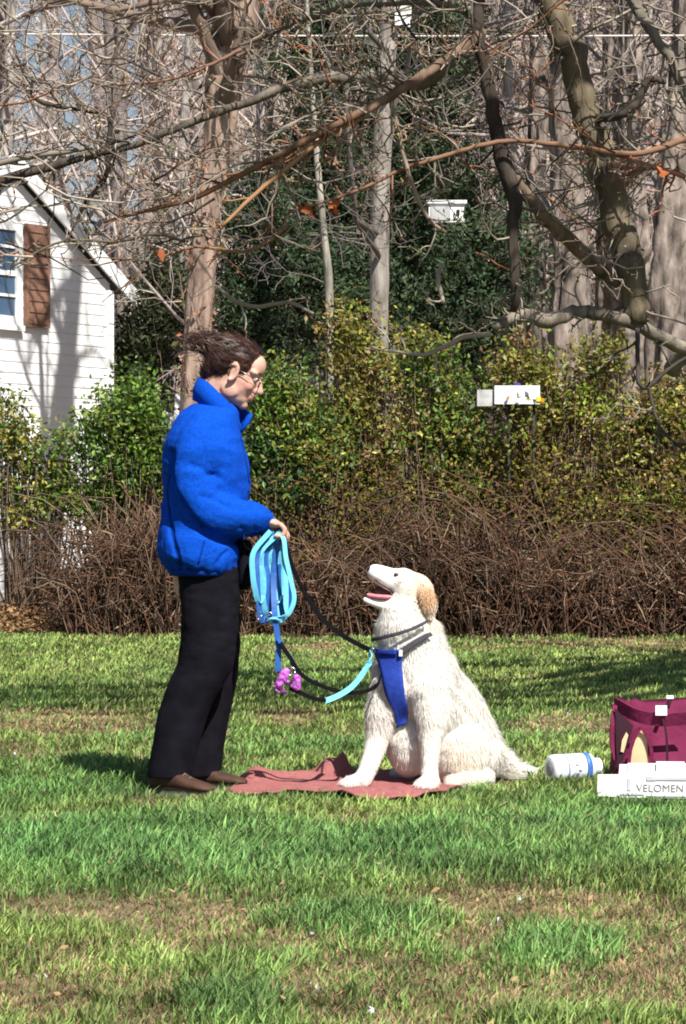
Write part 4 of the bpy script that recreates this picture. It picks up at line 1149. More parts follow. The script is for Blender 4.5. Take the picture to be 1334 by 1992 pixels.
# shoes
def shoe(heel, yaw, L):
    e = MB(); d = np.array([math.cos(yaw), math.sin(yaw), 0]); s = np.array([-d[1], d[0], 0])
    rot = np.c_[d, s, [0, 0, 1]]
    st = [(-.01, .020, .030, .075), (.06, .032, .022, .092), (.20, .036, .020, .100), (.36, .037, .020, .098), (.50, .040, .020, .080), (.64, .044, .020, .064), (.80, .045, .020, .054), (.92, .038, .021, .046), (1.0, .020, .024, .036)]
    st = smooth_path(st, 30); th = np.linspace(0, 2 * math.pi, 20, endpoint=False)
    cx_, sx_ = np.cos(th), np.sin(th)
    rings = np.array([np.array(heel) + d * L * t_ + np.outer(np.sign(cx_) * np.abs(cx_) ** .75, s) * w_ + np.outer((z0 + z1) / 2 + (z1 - z0) / 2 * np.sign(sx_) * np.abs(sx_) ** .75, [0, 0, 1]) for t_, w_, z0, z1 in st])
    m_ = len(st); i_ = np.arange(m_ - 1)[:, None] * 20; j_ = np.arange(20)[None]; k_ = (j_ + 1) % 20
    e.add(rings.reshape(-1, 3), [np.stack([i_ + j_, i_ + k_, i_ + 20 + k_, i_ + 20 + j_], -1).reshape(-1, 4), np.array([list(range(20))[::-1], list(range((m_ - 1) * 20, m_ * 20))])])
    chain(e, [(*(np.array(heel) + d * L * .20 + np.array([0, 0, .075])), .034), (*(np.array(heel) + d * L * .20 + np.array([0, 0, .12])), .036)])
    o = link('shoe', fuse(e, .005, 4), M['shoe'], woman)
    so = MB(); n = 30; t = np.linspace(0, 2 * math.pi, n, endpoint=False)
    u = (np.cos(t) + 1) / 2; wd = np.sin(t) * (.034 + .008 * u)
    top = np.array(heel) + np.outer(u * (L + .002) - .001, d) + np.outer(wd, s) + np.array([0, 0, .030])
    lo = top.copy(); lo[:, 2] = 0.0
    k = np.arange(n); k2 = (k + 1) % n
    so.add(np.r_[top, lo], [np.c_[k, n + k, n + k2, k2][:, ::-1], np.array([list(range(n))]), np.array([list(range(n, 2 * n))[::-1]])])
    obj('sole', so, M['sole'], o)
    for q_ in range(3):
        lp = np.array(heel) + d * L * (.45 + .09 * q_) + np.array([0, 0, .087 - .012 * q_])
        b = MB(); tube(b, [lp - s * .024 - np.array([0, 0, .008]), lp + np.array([0, 0, .004]), lp + s * .024 - np.array([0, 0, .008])], .0035, 6); obj('lace', b, M['sole'], o)
shoe((-.668, 9.915, 0), math.radians(-34), .262)
shoe((-.595, 10.10, 0), math.radians(-14), .262)
at_base(woman, (-.56, 10.0, 0))

# black pouch hanging at her waist
e = thing('waist_pouch', "small black pouch hanging at the front of the woman's waist", 'pouch')
b = MB(); loft(b, [(P(a, y, YW)[0], YW - .03, P(a, y, YW)[2], w * YW / F, hy) for y, a, w, hy in ((1146, 474, 10, .05), (1130, 476, 16, .07), (1090, 477, 17, .075), (1058, 476, 14, .07), (1050, 475, 10, .06))], 20)
link('pouch_body', fuse(b, .006, 3), M['trouser'], e)
b = MB(); ribbon(b, [P(474, 1056, YW - .1), P(480, 1066, YW - .105), P(492, 1072, YW - .09)], .02, (0, 1, .2), .004, 12); obj('pouch_flap', b, M['blackp'], e, smooth=False)
at_base(e, tuple(P(476, 1148, YW)))
# ------------------------------------------------------------------ dog
M['dogskin'] = material("dog coat", (.92, .90, .86), rough=.8, use_col=True, nscale=20, nmix=.06, spec=.15)
M['fur'] = material("dog fur", (.93, .91, .87), rough=.7, use_col=True, nscale=30, nmix=.05, spec=.15, transl=.38)
dog = thing('dog', "large white dog with tan ears sitting on the towel, looking up open-mouthed", 'dog')
dm = MB()
def D(px, py, Y, r): return (*P(px, py, Y), r)
# trunk, neck
chain(dm, [D(902, 1450, 10.36, .135), D(865, 1395, 10.30, .148), D(822, 1345, 10.22, .150), D(806, 1300, 10.17, .146), D(800, 1255, 10.15, .122), D(793, 1208, 10.14, .106), D(800, 1174, 10.14, .086)], 20, 50)
ellipsoid(dm, P(775, 1330, 10.12), (.085, .10, .12)); ellipsoid(dm, P(795, 1440, 10.17), (.085, .11, .13)); ellipsoid(dm, P(858, 1460, 10.27), (.11, .12, .12))
ellipsoid(dm, P(925, 1468, 10.34), (.10, .13, .11))
# head
FW = unit(np.array([-.95, -.12, .29])); SD = unit(np.cross(FW, np.array([0, 0, 1]))); UP = np.cross(SD, FW); HROT = np.c_[FW, SD, UP]
YH = 10.13
ellipsoid(dm, P(804, 1150, YH), (.076, .074, .068), HROT); ellipsoid(dm, P(785, 1131, YH), (.054, .058, .048), HROT); ellipsoid(dm, P(798, 1170, YH), (.060, .074, .054), HROT)
chain(dm, [D(778, 1134, YH, .049), D(758, 1127, YH, .043), D(742, 1119, YH - .005, .036), D(730, 1114, YH - .01, .031)], 14, 16)
chain(dm, [D(786, 1172, YH, .034), D(758, 1176, YH, .021), D(736, 1175, YH, .0165), D(712, 1167, YH, .013)], 12, 16)
# front legs
chain(dm, [D(765, 1340, 10.12, .075), D(745, 1385, 10.10, .060), D(735, 1432, 10.09, .044), D(723, 1475, 10.06, .034), D(707, 1512, 10.02, .030), D(694, 1523, 9.99, .031)], 14, 40)
chain(dm, [D(835, 1340, 10.07, .080), D(840, 1395, 10.03, .058), D(838, 1440, 10.01, .040), D(836, 1485, 9.99, .030), D(836, 1518, 9.97, .030)], 14, 40)
for bx, by, dr in (((690, 1526, 9.985), None, np.array([-.88, -.45, 0])), ((835, 1527, 9.955), None, np.array([-.55, -.8, 0]))):
    c = P(*bx); s_ = np.array([-dr[1], dr[0], 0]); c[2] = .040
    for k in (-1.5, -.5, .5, 1.5):
        chain(dm, [(*(c + s_ * k * .014), .019), (*(c + s_ * k * .017 + dr * (.034 - .006 * abs(k)) + np.array([0, 0, -.006])), .0165), (*(c + s_ * k * .017 + dr * (.050 - .006 * abs(k)) + np.array([0, 0, -.011])), .012)], 8, 10)
# hind legs, tail
ellipsoid(dm, P(897, 1468, 10.20), (.105, .085, .125)); ellipsoid(dm, P(862, 1460, 10.46), (.10, .08, .12))
chain(dm, [D(940, 1512, 10.18, .040), D(905, 1521, 10.12, .034), D(880, 1524, 10.06, .030)], 12, 16)
chain(dm, [D(800, 1500, 10.50, .038), D(775, 1506, 10.45, .032)], 12, 12)
chain(dm, [D(965, 1482, 10.44, .050), D(990, 1500, 10.46, .042), D(1012, 1506, 10.46, .034), D(1028, 1507, 10.45, .02)], 12, 20)
dme = fuse(dm, .0062, 4, .5)
v = coords(dme); v[:, 2] = np.maximum(v[:, 2], .012)
set_coords(dme, v)
def dogcol(p):
    c = np.tile([.97, .96, .95], (len(p), 1))
    px = CX + F * p[:, 0] / p[:, 1]; py = CY - F * (p[:, 2] - H) / p[:, 1]
    def blend(w, t):
        return c * (1 - w[:, None]) + np.array(t) * w[:, None]
    g = lambda cx, cy, rx, ry: np.exp(-(((px - cx) / rx) ** 2 + ((py - cy) / ry) ** 2))
    c = blend(.85 * np.clip(g(828, 1160, 22, 26) * 1.3, 0, 1), (.72, .44, .24))
    c = blend(.62 * np.clip(g(808, 1124, 28, 18) * 1.2, 0, 1), (.9, .62, .36))
    c = blend(.5 * g(900, 1480, 50, 50), (.92, .80, .66))
    c = blend(.35 * g(840, 1200, 16, 22), (.85, .62, .42))
    c = blend(.22 * g(790, 1140, 26, 30), (.95, .74, .52))
    return c
paint(dme, dogcol(v))
dbody = link('body', dme, M['dogskin'], dog)
bvh = BVHTree.FromPolygons([tuple(a) for a in v], [tuple(p.vertices) for p in dme.polygons])
CAM = Vector((0, 0, H))
def surf(px, py, off):
    d = Vector(P(px, py, 1.0)) - CAM; d.normalize()
    h = bvh.ray_cast(CAM, d)
    if h[0] is None:
        h = bvh.find_nearest(Vector(P(px, py, 10.1)))
    return np.array(h[0]) + np.array(h[1]) * off, np.array(h[1])
# ears
ears = []
for s, yo in ((-1, -.068), (1, .068)):
    b = MB()
    ctr = [P(818, 1143, YH + yo * .8), P(829, 1158, YH + yo * 1.15), P(835, 1174, YH + yo * 1.22), P(836, 1189, YH + yo * 1.12)]
    q = smooth_path([(*a, r_) for a, r_ in zip(ctr, (.016, .024, .025, .012))], 14)
    for a in q:
        ellipsoid(b, a[:3], (a[3], .010, .018), nu=14, nv=8)
    m_ = fuse(b, .005, 3); paint(m_, np.tile([.80, .55, .36], (len(m_.vertices), 1)))
    ears.append(link('ear', m_, M['dogskin'], dog))
M['nose'] = material("wet black nose", (.03, .02, .022), rough=.3, spec=.6)
M['mouth'] = material("dark mouth", (.045, .008, .016), rough=.35, spec=.5)
M['tongue'] = material("pink tongue", (.58, .20, .24), rough=.35, spec=.5, nscale=40, nmix=.1)
b = MB(); ellipsoid(b, P(719, 1108, YH - .012), (.011, .015, .011), HROT); obj('nose', b, M['nose'], dog)
b = MB(); chain(b, [D(772, 1152, YH, .022), D(752, 1149, YH, .018), D(734, 1146, YH, .012)], 10, 12); link('mouth', fuse(b, .004, 2), M['mouth'], dog)
b = MB()
for a in smooth_path([(*P(768, 1160, YH - .004), .024), (*P(748, 1161, YH - .008), .024), (*P(730, 1160, YH - .008), .020), (*P(718, 1158, YH - .008), .011)], 12):
    ellipsoid(b, a[:3], (.012, a[3], .0085), HROT, nu=12, nv=8)
link('tongue', fuse(b, .0035, 3), M['tongue'], dog)
lp = MB(); chain(lp, [D(764, 1153, YH - .030, .004), D(757, 1145, YH - .030, .004), D(742, 1136, YH - .028, .004), D(727, 1126, YH - .024, .0035), D(719, 1117, YH - .018, .0035)], 8, 18); obj('lip', lp, M['mouth'], dog)
for px_, py_, off in ((771, 1118, .001),):
    for s in (-1, 1):
        p, _ = surf(px_, py_, off)
        if s > 0: p = p + SD * 2 * ((P(px_, py_, YH) - p) @ SD)
        b = MB(); ellipsoid(b, p, (.010, .008, .007), HROT, nu=12, nv=8); obj('eye', b, M['nose'], dog)

# fur
HARN = [(742, 1262, 1272), (760, 1320, 0), (775, 1415, 0)]
def fur(me, n, lenf, mat, parent, seed, wid=.0042):
    rr = np.random.default_rng(seed)
    me.calc_loop_triangles()
    v = coords(me); nn = normals(me)
    t = np.empty(len(me.loop_triangles) * 3, np.int32); me.loop_triangles.foreach_get("vertices", t); t = t.reshape(-1, 3)
    ar = np.linalg.norm(np.cross(v[t[:, 1]] - v[t[:, 0]], v[t[:, 2]] - v[t[:, 0]]), axis=1)
    k = rr.choice(len(t), n, p=ar / ar.sum()); a, b_ = rr.random(n), rr.random(n); sw = a + b_ > 1; a[sw], b_[sw] = 1 - a[sw], 1 - b_[sw]
    w = np.c_[1 - a - b_, a, b_]
    p = np.einsum('ij,ijk->ik', w, v[t[k]]); nr_ = unit(np.einsum('ij,ijk->ik', w, nn[t[k]]))
    L, flow = lenf(p)
    fl = unit(flow + (np.c_[noise(p, 22, seed, 1), noise(p, 22, seed + 7, 1), noise(p, 22, seed + 9, 1)] - .5) * .7 + rr.normal(size=(n, 3)) * .30)
    tg = unit(fl - nr_ * np.sum(fl * nr_, -1, keepdims=True))
    L = (L * (.6 + .7 * rr.random(n)))[:, None]
    fly = rr.random(n) < .05; lift = (np.where(fly, .5, .20))[:, None]
    d1 = (tg * .92 + nr_ * lift) * L * .5; d2 = (tg * .95 + nr_ * lift * .3 + np.array([0, 0, -.1])) * L * .5
    lo = p[:, 2] + d1[:, 2] + d2[:, 2] < .015
    d2[lo, 2] = np.maximum(d2[lo, 2], .0); 
    c = dogcol(p) * (.92 + .12 * rr.random((n, 1)))
    mb = MB(); strips(mb, p - nr_ * .001, d1, d2, unit(np.cross(tg, nr_) + nr_ * rr.normal(size=(n, 1)) * .25), wid * (.7 + .6 * rr.random(n)), c * .97, np.minimum(c * 1.04, 1))
    return obj('fur', mb, mat, parent, smooth=False)
def body_len(p):
    px = CX + F * p[:, 0] / p[:, 1]; py = CY - F * (p[:, 2] - H) / p[:, 1]
    L = np.full(len(p), .036)
    L = np.where(py < 1200, .020, L); L = np.where(py < 1160, .010, L); L = np.where((py < 1185) & (px < 800), .009, L); L = np.where((py < 1185) & (px < 765), .0045, L)
    L = np.where((py > 1200) & (py < 1330) & (px < 830), .052, L)
    lf = (px < 775) & (py > 1420) | (np.abs(px - 838) < 22) & (py > 1400) & (p[:, 1] < 10.08)
    L = np.where(lf, .017, L); L = np.where(p[:, 2] < .09, np.minimum(L, .022), L)
    L = np.where(px > 965, .055, L)
    hs_ = (np.abs(px - (745 + (py - 1262) * .22 + 12)) < 24) & (py > 1250) & (py < 1420)
    L = np.where(hs_, .018, L)
    cl_ = np.abs(py - (1243 - (px - 738) * .36)) < 13
    L = np.where(cl_ & (px < 830), .014, L)
    flow = np.tile([.25, -.05, -1.0], (len(p), 1))
    hd_ = py < 1190
    flow[hd_] = [.9, .05, -.35]
    flow[px > 965] = [1, -.1, -.2]
    return L, flow
fur(dme, 165000, body_len, M['fur'], dbody, 3, .0029)
for k, e_ in enumerate(ears):
    fur(e_.data, 2600, lambda p: (np.full(len(p), .022), np.tile([.15, 0, -1.0], (len(p), 1))), M['fur'], e_, 20 + k, .0035)
at_base(dog, tuple(P(870, 1534, 10.2) * np.array([1, 1, 0])))

# harness and collar
M['harness'] = material("blue webbing", (.014, .042, .30), rough=.7, nscale=60, nmix=.2, bump=.2, bscale=200, spec=.25)
M['grey'] = material("dark grey webbing", (.06, .055, .07), rough=.75, nscale=60, nmix=.2, spec=.25)
M['steel'] = material("steel ring", (.5, .5, .52), rough=.3, metallic=1.0, nmix=.02)
harness = thing('harness', "blue dog harness with chest panel worn by the white dog", 'harness')
def plate(name, rows, off, mat, parent, nu=7, thick=.005, nrm=None):
    """rows: (xl, yl, xr, yr) photo rows laid on the coat"""
    rw = smooth_path(rows, max(6, len(rows) * 4)); g = []; nl = []
    for xl, yl, xr, yr in rw:
        for u in np.linspace(0, 1, nu):
            p, n_ = surf(xl + (xr - xl) * u, yl + (yr - yl) * u, off); g.append(p); nl.append(n_)
    g = np.array(g).reshape(len(rw), nu, 3); nl = np.array(nl).reshape(len(rw), nu, 3)
    for _ in range(6):
        g[1:-1] = (g[:-2] + g[2:] + 2 * g[1:-1]) / 4
        g[:, 1:-1] = (g[:, :-2] + g[:, 2:] + 2 * g[:, 1:-1]) / 4
        nl[1:-1] = (nl[:-2] + nl[2:] + nl[1:-1]) / 3
    nl = unit(nl); nv = len(rw)
    top, lo = g.reshape(-1, 3), (g - nl * thick).reshape(-1, 3)
    i = (np.arange(nv - 1)[:, None] * nu + np.arange(nu - 1)[None]).ravel()
    q = np.c_[i, i + 1, i + nu + 1, i + nu]; o = nv * nu
    rim = list(range(nu)) + [r_ * nu + nu - 1 for r_ in range(1, nv)] + list(range(nv * nu - 2, (nv - 1) * nu - 1, -1)) + [r_ * nu for r_ in range(nv - 2, 0, -1)]
    rim = np.array(rim); r2 = np.roll(rim, -1)
    b = MB(); b.add(np.r_[top, lo], [q[:, ::-1], q + o, np.c_[rim, r2, r2 + o, rim + o]])
    return obj(name, b, mat, parent)
plate('chest_panel', [(738, 1268, 786, 1262), (744, 1290, 784, 1286), (750, 1320, 781, 1318), (756, 1350, 784, 1348), (762, 1380, 790, 1376), (768, 1418, 793, 1412)], .024, M['harness'], harness)
plate('shoulder_strap', [(779, 1264, 787, 1274), (797, 1249, 804, 1258), (815, 1237, 821, 1245), (829, 1231, 833, 1238)], .029, M['grey'], harness, 5)
plate('neck_strap', [(732, 1256, 729, 1268), (752, 1264, 750, 1274), (776, 1262, 777, 1274)], .030, M['harness'], harness, 4)
b = MB(); rp, rn = surf(742, 1266, .036)
t = np.linspace(0, 2 * math.pi, 17); tube(b, [rp + np.array([.010 * math.cos(a), -.002, .010 * math.sin(a)]) for a in t], .002, 6); obj('ring', b, M['steel'], harness)
b = MB(); bp_, _ = surf(783, 1270, .032); box(b, bp_, (.012, .008, .022)); obj('buckle', b, M['whitep'], harness, smooth=False)
at_base(harness, tuple(P(780, 1418, 10.05)))
collar = plate('dog_collar', [(738, 1239, 739, 1247), (752, 1236, 753, 1243), (770, 1231, 771, 1238), (788, 1226, 789, 1232), (804, 1219, 806, 1225), (822, 1209, 824, 1215)], .034, M['grey'], None, 4, .004)
tag(collar, "thin dark grey collar round the white dog's neck above the harness", 'collar')

# ------------------------------------------------------------------ leashes
M['cyan'] = material("light blue webbing", (.16, .58, .80), rough=.55, nscale=50, nmix=.15, spec=.4)
M['blue'] = material("blue strap and shaded loop webbing", (.012, .09, .34), rough=.55, nscale=50, nmix=.2, spec=.4)  # strap's own blue; on the loops it paints light blue webbing in shade
M['black'] = material("black webbing", (.004, .004, .005), rough=.8, nscale=50, nmix=.2, spec=.08)
M['purple'] = material("purple plastic", (.42, .10, .46), rough=.45, nscale=30, nmix=.2, spec=.4)
YL = 9.885
h0 = wr[-1]
grip = h0 + np.array([.030, 0, -.030])
ls = thing('coiled_leash', "light blue leash gathered in hanging loops in the woman's hand", 'leash')
lr = np.random.default_rng(4)
loops = [(496, 1185, 490, 1190, 'cyan'), (506, 1120, 516, 1200, 'blue'), (512, 1150, 528, 1196, 'cyan'), (528, 1150, 540, 1205, 'blue'), (538, 1130, 556, 1190, 'cyan'), (552, 1140, 566, 1192, 'cyan'), (547, 1120, 573, 1180, 'blue')]  # blue loops are the same light blue leash, shade put into their colour
for k, (xa, ya, xb, yb, m_) in enumerate(loops):
    yo = -.035 + .012 * k
    a0 = grip + np.array([-.012 - .002 * (6 - k), yo, .004]); a1 = grip + np.array([.012, yo + .012, .002])
    x1, x2 = 495 + 8.2 * k, 503 + 8.6 * k
    bot = 1165 + 12 * ((k * 3) % 4)
    pts = [a0, P(x1 - 2, 1075, YL + yo), P(x1 - 3, 1120, YL + yo - .01), P(x1 + 1, bot - 18, YL + yo - .01), P(x1 + 8, bot + 8, YL + yo), P(x2 + 9, bot - 12, YL + yo + .015), P(x2 + 9, 1120, YL + yo + .02), P(x2 + 4, 1075, YL + yo + .015), a1]
    b = MB(); ribbon(b, pts, .019, (1, .35 * (1 if k % 2 else -1), 0), .0022, 46); obj('loop', b, M[m_], ls, smooth=False)
b = MB(); ribbon(b, [grip + np.array([.01, -.03, -.01]), P(552, 1050, YL - .04), P(556, 1085, YL - .045), P(566, 1130, YL - .045), P(572, 1165, YL - .04), P(560, 1195, YL - .04), P(538, 1203, YL - .04)], .016, (1, .3, 0), .0022, 40); obj('loop', b, M['cyan'], ls, smooth=False)
b = MB(); ribbon(b, [grip + np.array([0, .0, -.02]), P(532, 1120, YL), P(534, 1190, YL - .03), P(538, 1225, YL - .03), P(541, 1255, YL - .03), P(541, 1285, YL - .03), P(540, 1306, YL - .03)], .020, (1, .2, 0), .003, 40); obj('tail_strap', b, M['blue'], ls, smooth=False)
b = MB(); tube(b, [P(533 + 10 * math.cos(t), 1208 + 5 * math.sin(t), YL - .03 + .012 * math.sin(t)) for t in np.linspace(0, 2 * math.pi, 15)], .006, 6); obj('knot', b, M['cyan'], ls)
b = MB(); ribbon(b, [P(541, 1240, YL - .042), P(552, 1262, YL - .042), P(566, 1282, YL - .04), P(574, 1302, YL - .04)], .016, (1, .3, .3), .003, 16); obj('tail_strap', b, M['blue'], ls, smooth=False)
b = MB()
for k in range(2):
    c = P(503 + 22 * k, 1196 + 4 * k, YL - .03)
    tube(b, [c + np.array([.009 * math.cos(t), 0, .016 * math.sin(t)]) for t in np.linspace(0, 2 * math.pi, 15)], .0028, 6)
obj('snap_hook', b, M['steel'], ls)
at_base(ls, tuple(P(535, 1300, YL)))

ring = rp
def rope(name, label, parts):
    o = thing(name, label, 'leash')
    for m_, pts, w in parts:
        b = MB(); ribbon(b, pts, w, (.15, .25, 1), .004, 48); obj('webbing', b, M[m_], o, smooth=False)
    at_base(o, tuple(np.array(parts[0][1][len(parts[0][1]) // 2])))
rope('leash', "long black leash sagging from the woman's hand to the harness ring", [('black', [grip + np.array([.02, .01, .0]), P(556, 1062, YL + .01), P(572, 1110, YL + .03), P(592, 1152, YL + .05), P(624, 1200, YL + .06), P(660, 1232, YL + .07), P(702, 1256, YL + .06), ring + np.array([-.008, 0, .004])], .017)])
rope('leash', "black leash looping low from the blue strap to the dog's chest", [('black', [P(545, 1250, YL - .05), P(566, 1282, YL - .05), P(586, 1312, YL - .04), P(622, 1333, YL - .02), P(665, 1346, YL), P(705, 1346, YL + .02), P(732, 1334, YL + .04), surf(752, 1316, .034)[0]], .014)])
rope('leash', "light blue leash with black end hanging from harness to purple bag holder", [('cyan', [ring + np.array([-.012, -.004, -.004]), P(722, 1282, YL + .05), P(708, 1306, YL + .03), P(686, 1334, YL), P(660, 1352, YL - .02), P(632, 1364, YL - .03)], .019), ('black', [P(634, 1363, YL - .03), P(608, 1358, YL - .04), P(584, 1348, YL - .045), P(562, 1338, YL - .045)], .014)])
pb = thing('waste_bag_holder', "purple plastic waste bag holder dangling from the leashes", 'bag holder')
for (x, y, rx, rz, tilt) in ((548, 1320, .016, .036, .45), (577, 1328, .015, .030, -.1)):
    b = MB(); cc_ = P(x, y, YL - .05)
    rot = rotY(tilt)
    for k in np.linspace(-1, 1, 5):
        ellipsoid(b, cc_ + rot @ np.array([0, 0, k * rz * .55]), (rx, rx, rz * .5), rot)
    for k in range(5):
        ellipsoid(b, cc_ + rot @ (rng.normal(size=3) * np.array([.009, .006, rz * .5])), (rx * .7, rx * .5, rx * .6), rot)
    rm_ = fuse(b, .003, 1); rv_ = coords(rm_); set_coords(rm_, rv_ + normals(rm_) * ((noise(rv_, 90, 12, 2) - .5) * .010)[:, None])
    link('roll', rm_, M['purple'], pb)
b = MB(); leaves(b, np.array([P(541, 1342, YL - .05), P(553, 1346, YL - .055), P(535, 1334, YL - .05)]), .035, np.ones((3, 3)), .6, .1); obj('bag_end', b, M['purple'], pb, smooth=False)
b = MB(); tube(b, [P(566 + 8 * math.cos(t), 1306 + 8 * math.sin(t), YL - .05) for t in np.linspace(0, 2 * math.pi, 13)], .003, 6); obj('clip', b, M['steel'], pb)
at_base(pb, tuple(P(560, 1348, YL - .05)))

# ------------------------------------------------------------------ towel
M['towel'] = material("dusty red towel", (.33, .125, .12), rough=.95, nscale=70, nmix=.18, bump=.4, bscale=300, spec=.05, sheen=.1)
tx = np.array(towel_xy)
cen = np.array([tx[:, 0].mean(), tx[:, 1].mean()])
nr_, na = 26, 120
ang_t = np.linspace(0, 1, na, endpoint=False)
loop_ = np.r_[tx, tx[:1]]; seg = np.r_[0, np.cumsum(np.linalg.norm(np.diff(loop_, axis=0) * np.array([1, .35]), axis=1))]; seg /= seg[-1]
rim_xy = np.c_[np.interp(ang_t, seg, loop_[:, 0]), np.interp(ang_t, seg, loop_[:, 1])]
g = np.array([cen + (rim_xy - cen) * f for f in np.linspace(.03, 1, nr_)])
pxy = g.reshape(-1, 2)
hz = .012 + .030 * np.clip(noise(pxy * np.array([1.0, 3.2]) @ np.array([[.9, .3], [-.3, .9]]), 4.2, 71, 2) - .35, 0, 1) + .010 * noise(pxy, 22, 73, 1)
def bump_(x, y, rx, ry, a): return a * np.exp(-((pxy[:, 0] - x) / rx) ** 2 - ((pxy[:, 1] - y) / ry) ** 2)
q0 = lambda px, Y: (px - CX) / F * Y
hz += bump_(q0(500, 10.2), 10.2, .07, .14, .045) + bump_(q0(580, 10.2), 10.25, .10, .08, .035) + bump_(q0(640, 10.45), 10.44, .055, .07, .065) + bump_(q0(668, 10.5), 10.5, .025, .06, .075)
hz += bump_(q0(700, 9.72), 9.72, .12, .04, .022) + bump_(q0(790, 9.74), 9.74, .05, .05, .02) + bump_(q0(760, 9.8), 9.85, .012, .12, -.02)
for fx, fy in ((.065, 9.99), (.30, 9.95), (.40, 10.1)):
    k = np.exp(-((pxy[:, 0] - fx) ** 2 + (pxy[:, 1] - fy) ** 2) / .05 ** 2); hz = hz * (1 - k) + .013 * k
k = np.exp(-((pxy[:, 0] - .35) ** 2 + (pxy[:, 1] - 10.32) ** 2) / .16 ** 2); hz = hz * (1 - k) + .008 * k
b = MB(); n = nr_ * na
i = (np.arange(nr_ - 1)[:, None] * na + np.arange(na)[None]).ravel(); j = (np.arange(nr_ - 1)[:, None] * na + (np.arange(na)[None] + 1) % na).ravel()
q = np.c_[i, i + na, j + na, j]
top = np.c_[pxy, hz]; lo = np.c_[pxy, hz - .007]
rim = (nr_ - 1) * na + np.arange(na); rim2 = (nr_ - 1) * na + (np.arange(na) + 1) % na
b.add(np.r_[top, lo], [q, q[:, ::-1] + n, np.c_[rim, rim + n, rim2 + n, rim2], np.array([list(range(na))])])
tag(obj('towel', b, M['towel']), "crumpled dusty-red towel spread on the grass under the dog", "towel")

# ------------------------------------------------------------------ burgundy tote bag, carton, bottle
M['burgundy'] = material("burgundy bag cloth", (.14, .015, .052), rough=.8, nscale=10, nmix=.25, bump=.2, bscale=60, spec=.15)
M['burgdark'] = material("dark bag trim and opening shade", (.03, .006, .014), rough=.8, nscale=10)  # seam and zip pull colour; also paints the shade in the open side
M['tan'] = material("tan paper", (.66, .46, .27), rough=.8, nscale=12, nmix=.15)
bag = thing('tote_bag', "burgundy tote bag with white tag standing behind the white carton", 'bag')
bx0, bx1, by0, by1 = .995, 1.52, 10.40, 10.66
ns = 40
b = MB(); nu_, nv_ = 36, 14
vv = []
for r_ in range(nv_ + 1):
    t = r_ / nv_
    depth = (by1 - by0) / 2 * (1 - .62 * t ** 1.5); hx = (bx1 - bx0) / 2 * (1 - .10 * t)
    for k in range(nu_):
        a = 2 * math.pi * k / nu_; c_, s_ = math.cos(a), math.sin(a)
        vv.append(((bx0 + bx1) / 2 + .015 * t + hx * np.sign(c_) * abs(c_) ** .35, (by0 + by1) / 2 + .02 * t + depth * np.sign(s_) * abs(s_) ** .35, .004 + .280 * t + (.012 * math.sin(9 * c_ * 1.3 + 1) * t)))
vv = np.array(vv); vv += np.c_[noise(vv, 9, 5, 2) - .5, (noise(vv, 8, 6, 2) - .5) * 1.6, np.zeros(len(vv))] * .042 * np.repeat(np.sin(np.linspace(.1, 2.6, nv_ + 1)), nu_)[:, None]
i = (np.arange(nv_)[:, None] * nu_ + np.arange(nu_)[None]).ravel(); j = (np.arange(nv_)[:, None] * nu_ + (np.arange(nu_)[None] + 1) % nu_).ravel()
b.add(vv, [np.c_[i, j, j + nu_, i + nu_], np.array([list(range(nu_))[::-1]]), np.array([list(range(nv_ * nu_, (nv_ + 1) * nu_))])])
obj('bag_body', b, M['burgundy'], bag)
def fr(px, py, Y): return P(px, py, Y)
b = MB(); v = np.array([fr(1196, 1378, 10.36), fr(1232, 1412, 10.345), fr(1224, 1440, 10.345), fr(1212, 1480, 10.345), fr(1200, 1490, 10.35)]); b.add(np.r_[v, v + [0, .012, 0]], [np.array([[4, 3, 2, 1, 0], [5, 6, 7, 8, 9]]), np.array([[k, (k + 1) % 5, 5 + (k + 1) % 5, 5 + k] for k in range(5)])]); obj('side_opening_shade', b, M['burgdark'], bag, smooth=False)  # flat dark panel laid on the bag, painted as shade inside its opening
b = MB(); ribbon(b, [fr(1222, 1492, 10.325), fr(1228, 1450, 10.32), fr(1240, 1420, 10.315), fr(1255, 1422, 10.315), (fr(1266, 1455, 10.318)), fr(1268, 1494, 10.325)], .013, (1, 0, .25), .005, 30); obj('handle', b, M['burgundy'], bag, smooth=False)
b = MB(); ribbon(b, [fr(1196, 1372, 10.40), fr(1192, 1400, 10.365), fr(1190, 1440, 10.365), fr(1197, 1478, 10.365)], .018, (1, .4, 0), .006, 20); obj('side_strap', b, M['burgundy'], bag, smooth=False)
b = MB(); ribbon(b, [fr(1195, 1368, 10.43), fr(1240, 1392, 10.36), fr(1290, 1400, 10.345), fr(1345, 1396, 10.345)], .05, (0, -.35, 1), .007, 24); obj('top_flap', b, M['burgundy'], bag, smooth=False)
b = MB(); ribbon(b, [fr(1288, 1394, 10.335), fr(1296, 1430, 10.335), fr(1298, 1494, 10.335)], .008, (1, 0, 0), .006, 16); obj('seam', b, M['burgdark'], bag, smooth=False)
b = MB(); box(b, fr(1286, 1382, 10.325), (.042, .006, .036)); obj('tag', b, M['whitep'], bag, smooth=False)
b = MB(); tube(b, [fr(1298, 1376, 10.38), fr(1303, 1362, 10.40), fr(1303, 1356, 10.40)], .008, 8); pl_ = obj('zip_pull', b, M['burgdark'], bag)
b = MB(); box(b, fr(1303, 1356, 10.395), (.026, .008, .012)); obj('pull_tab', b, M['whitep'], bag, smooth=False)
at_base(bag, (1.25, 10.53, 0))
e = thing('paper_packet', "tan paper packet tucked under the burgundy bag's handle", 'packet')
b = MB()
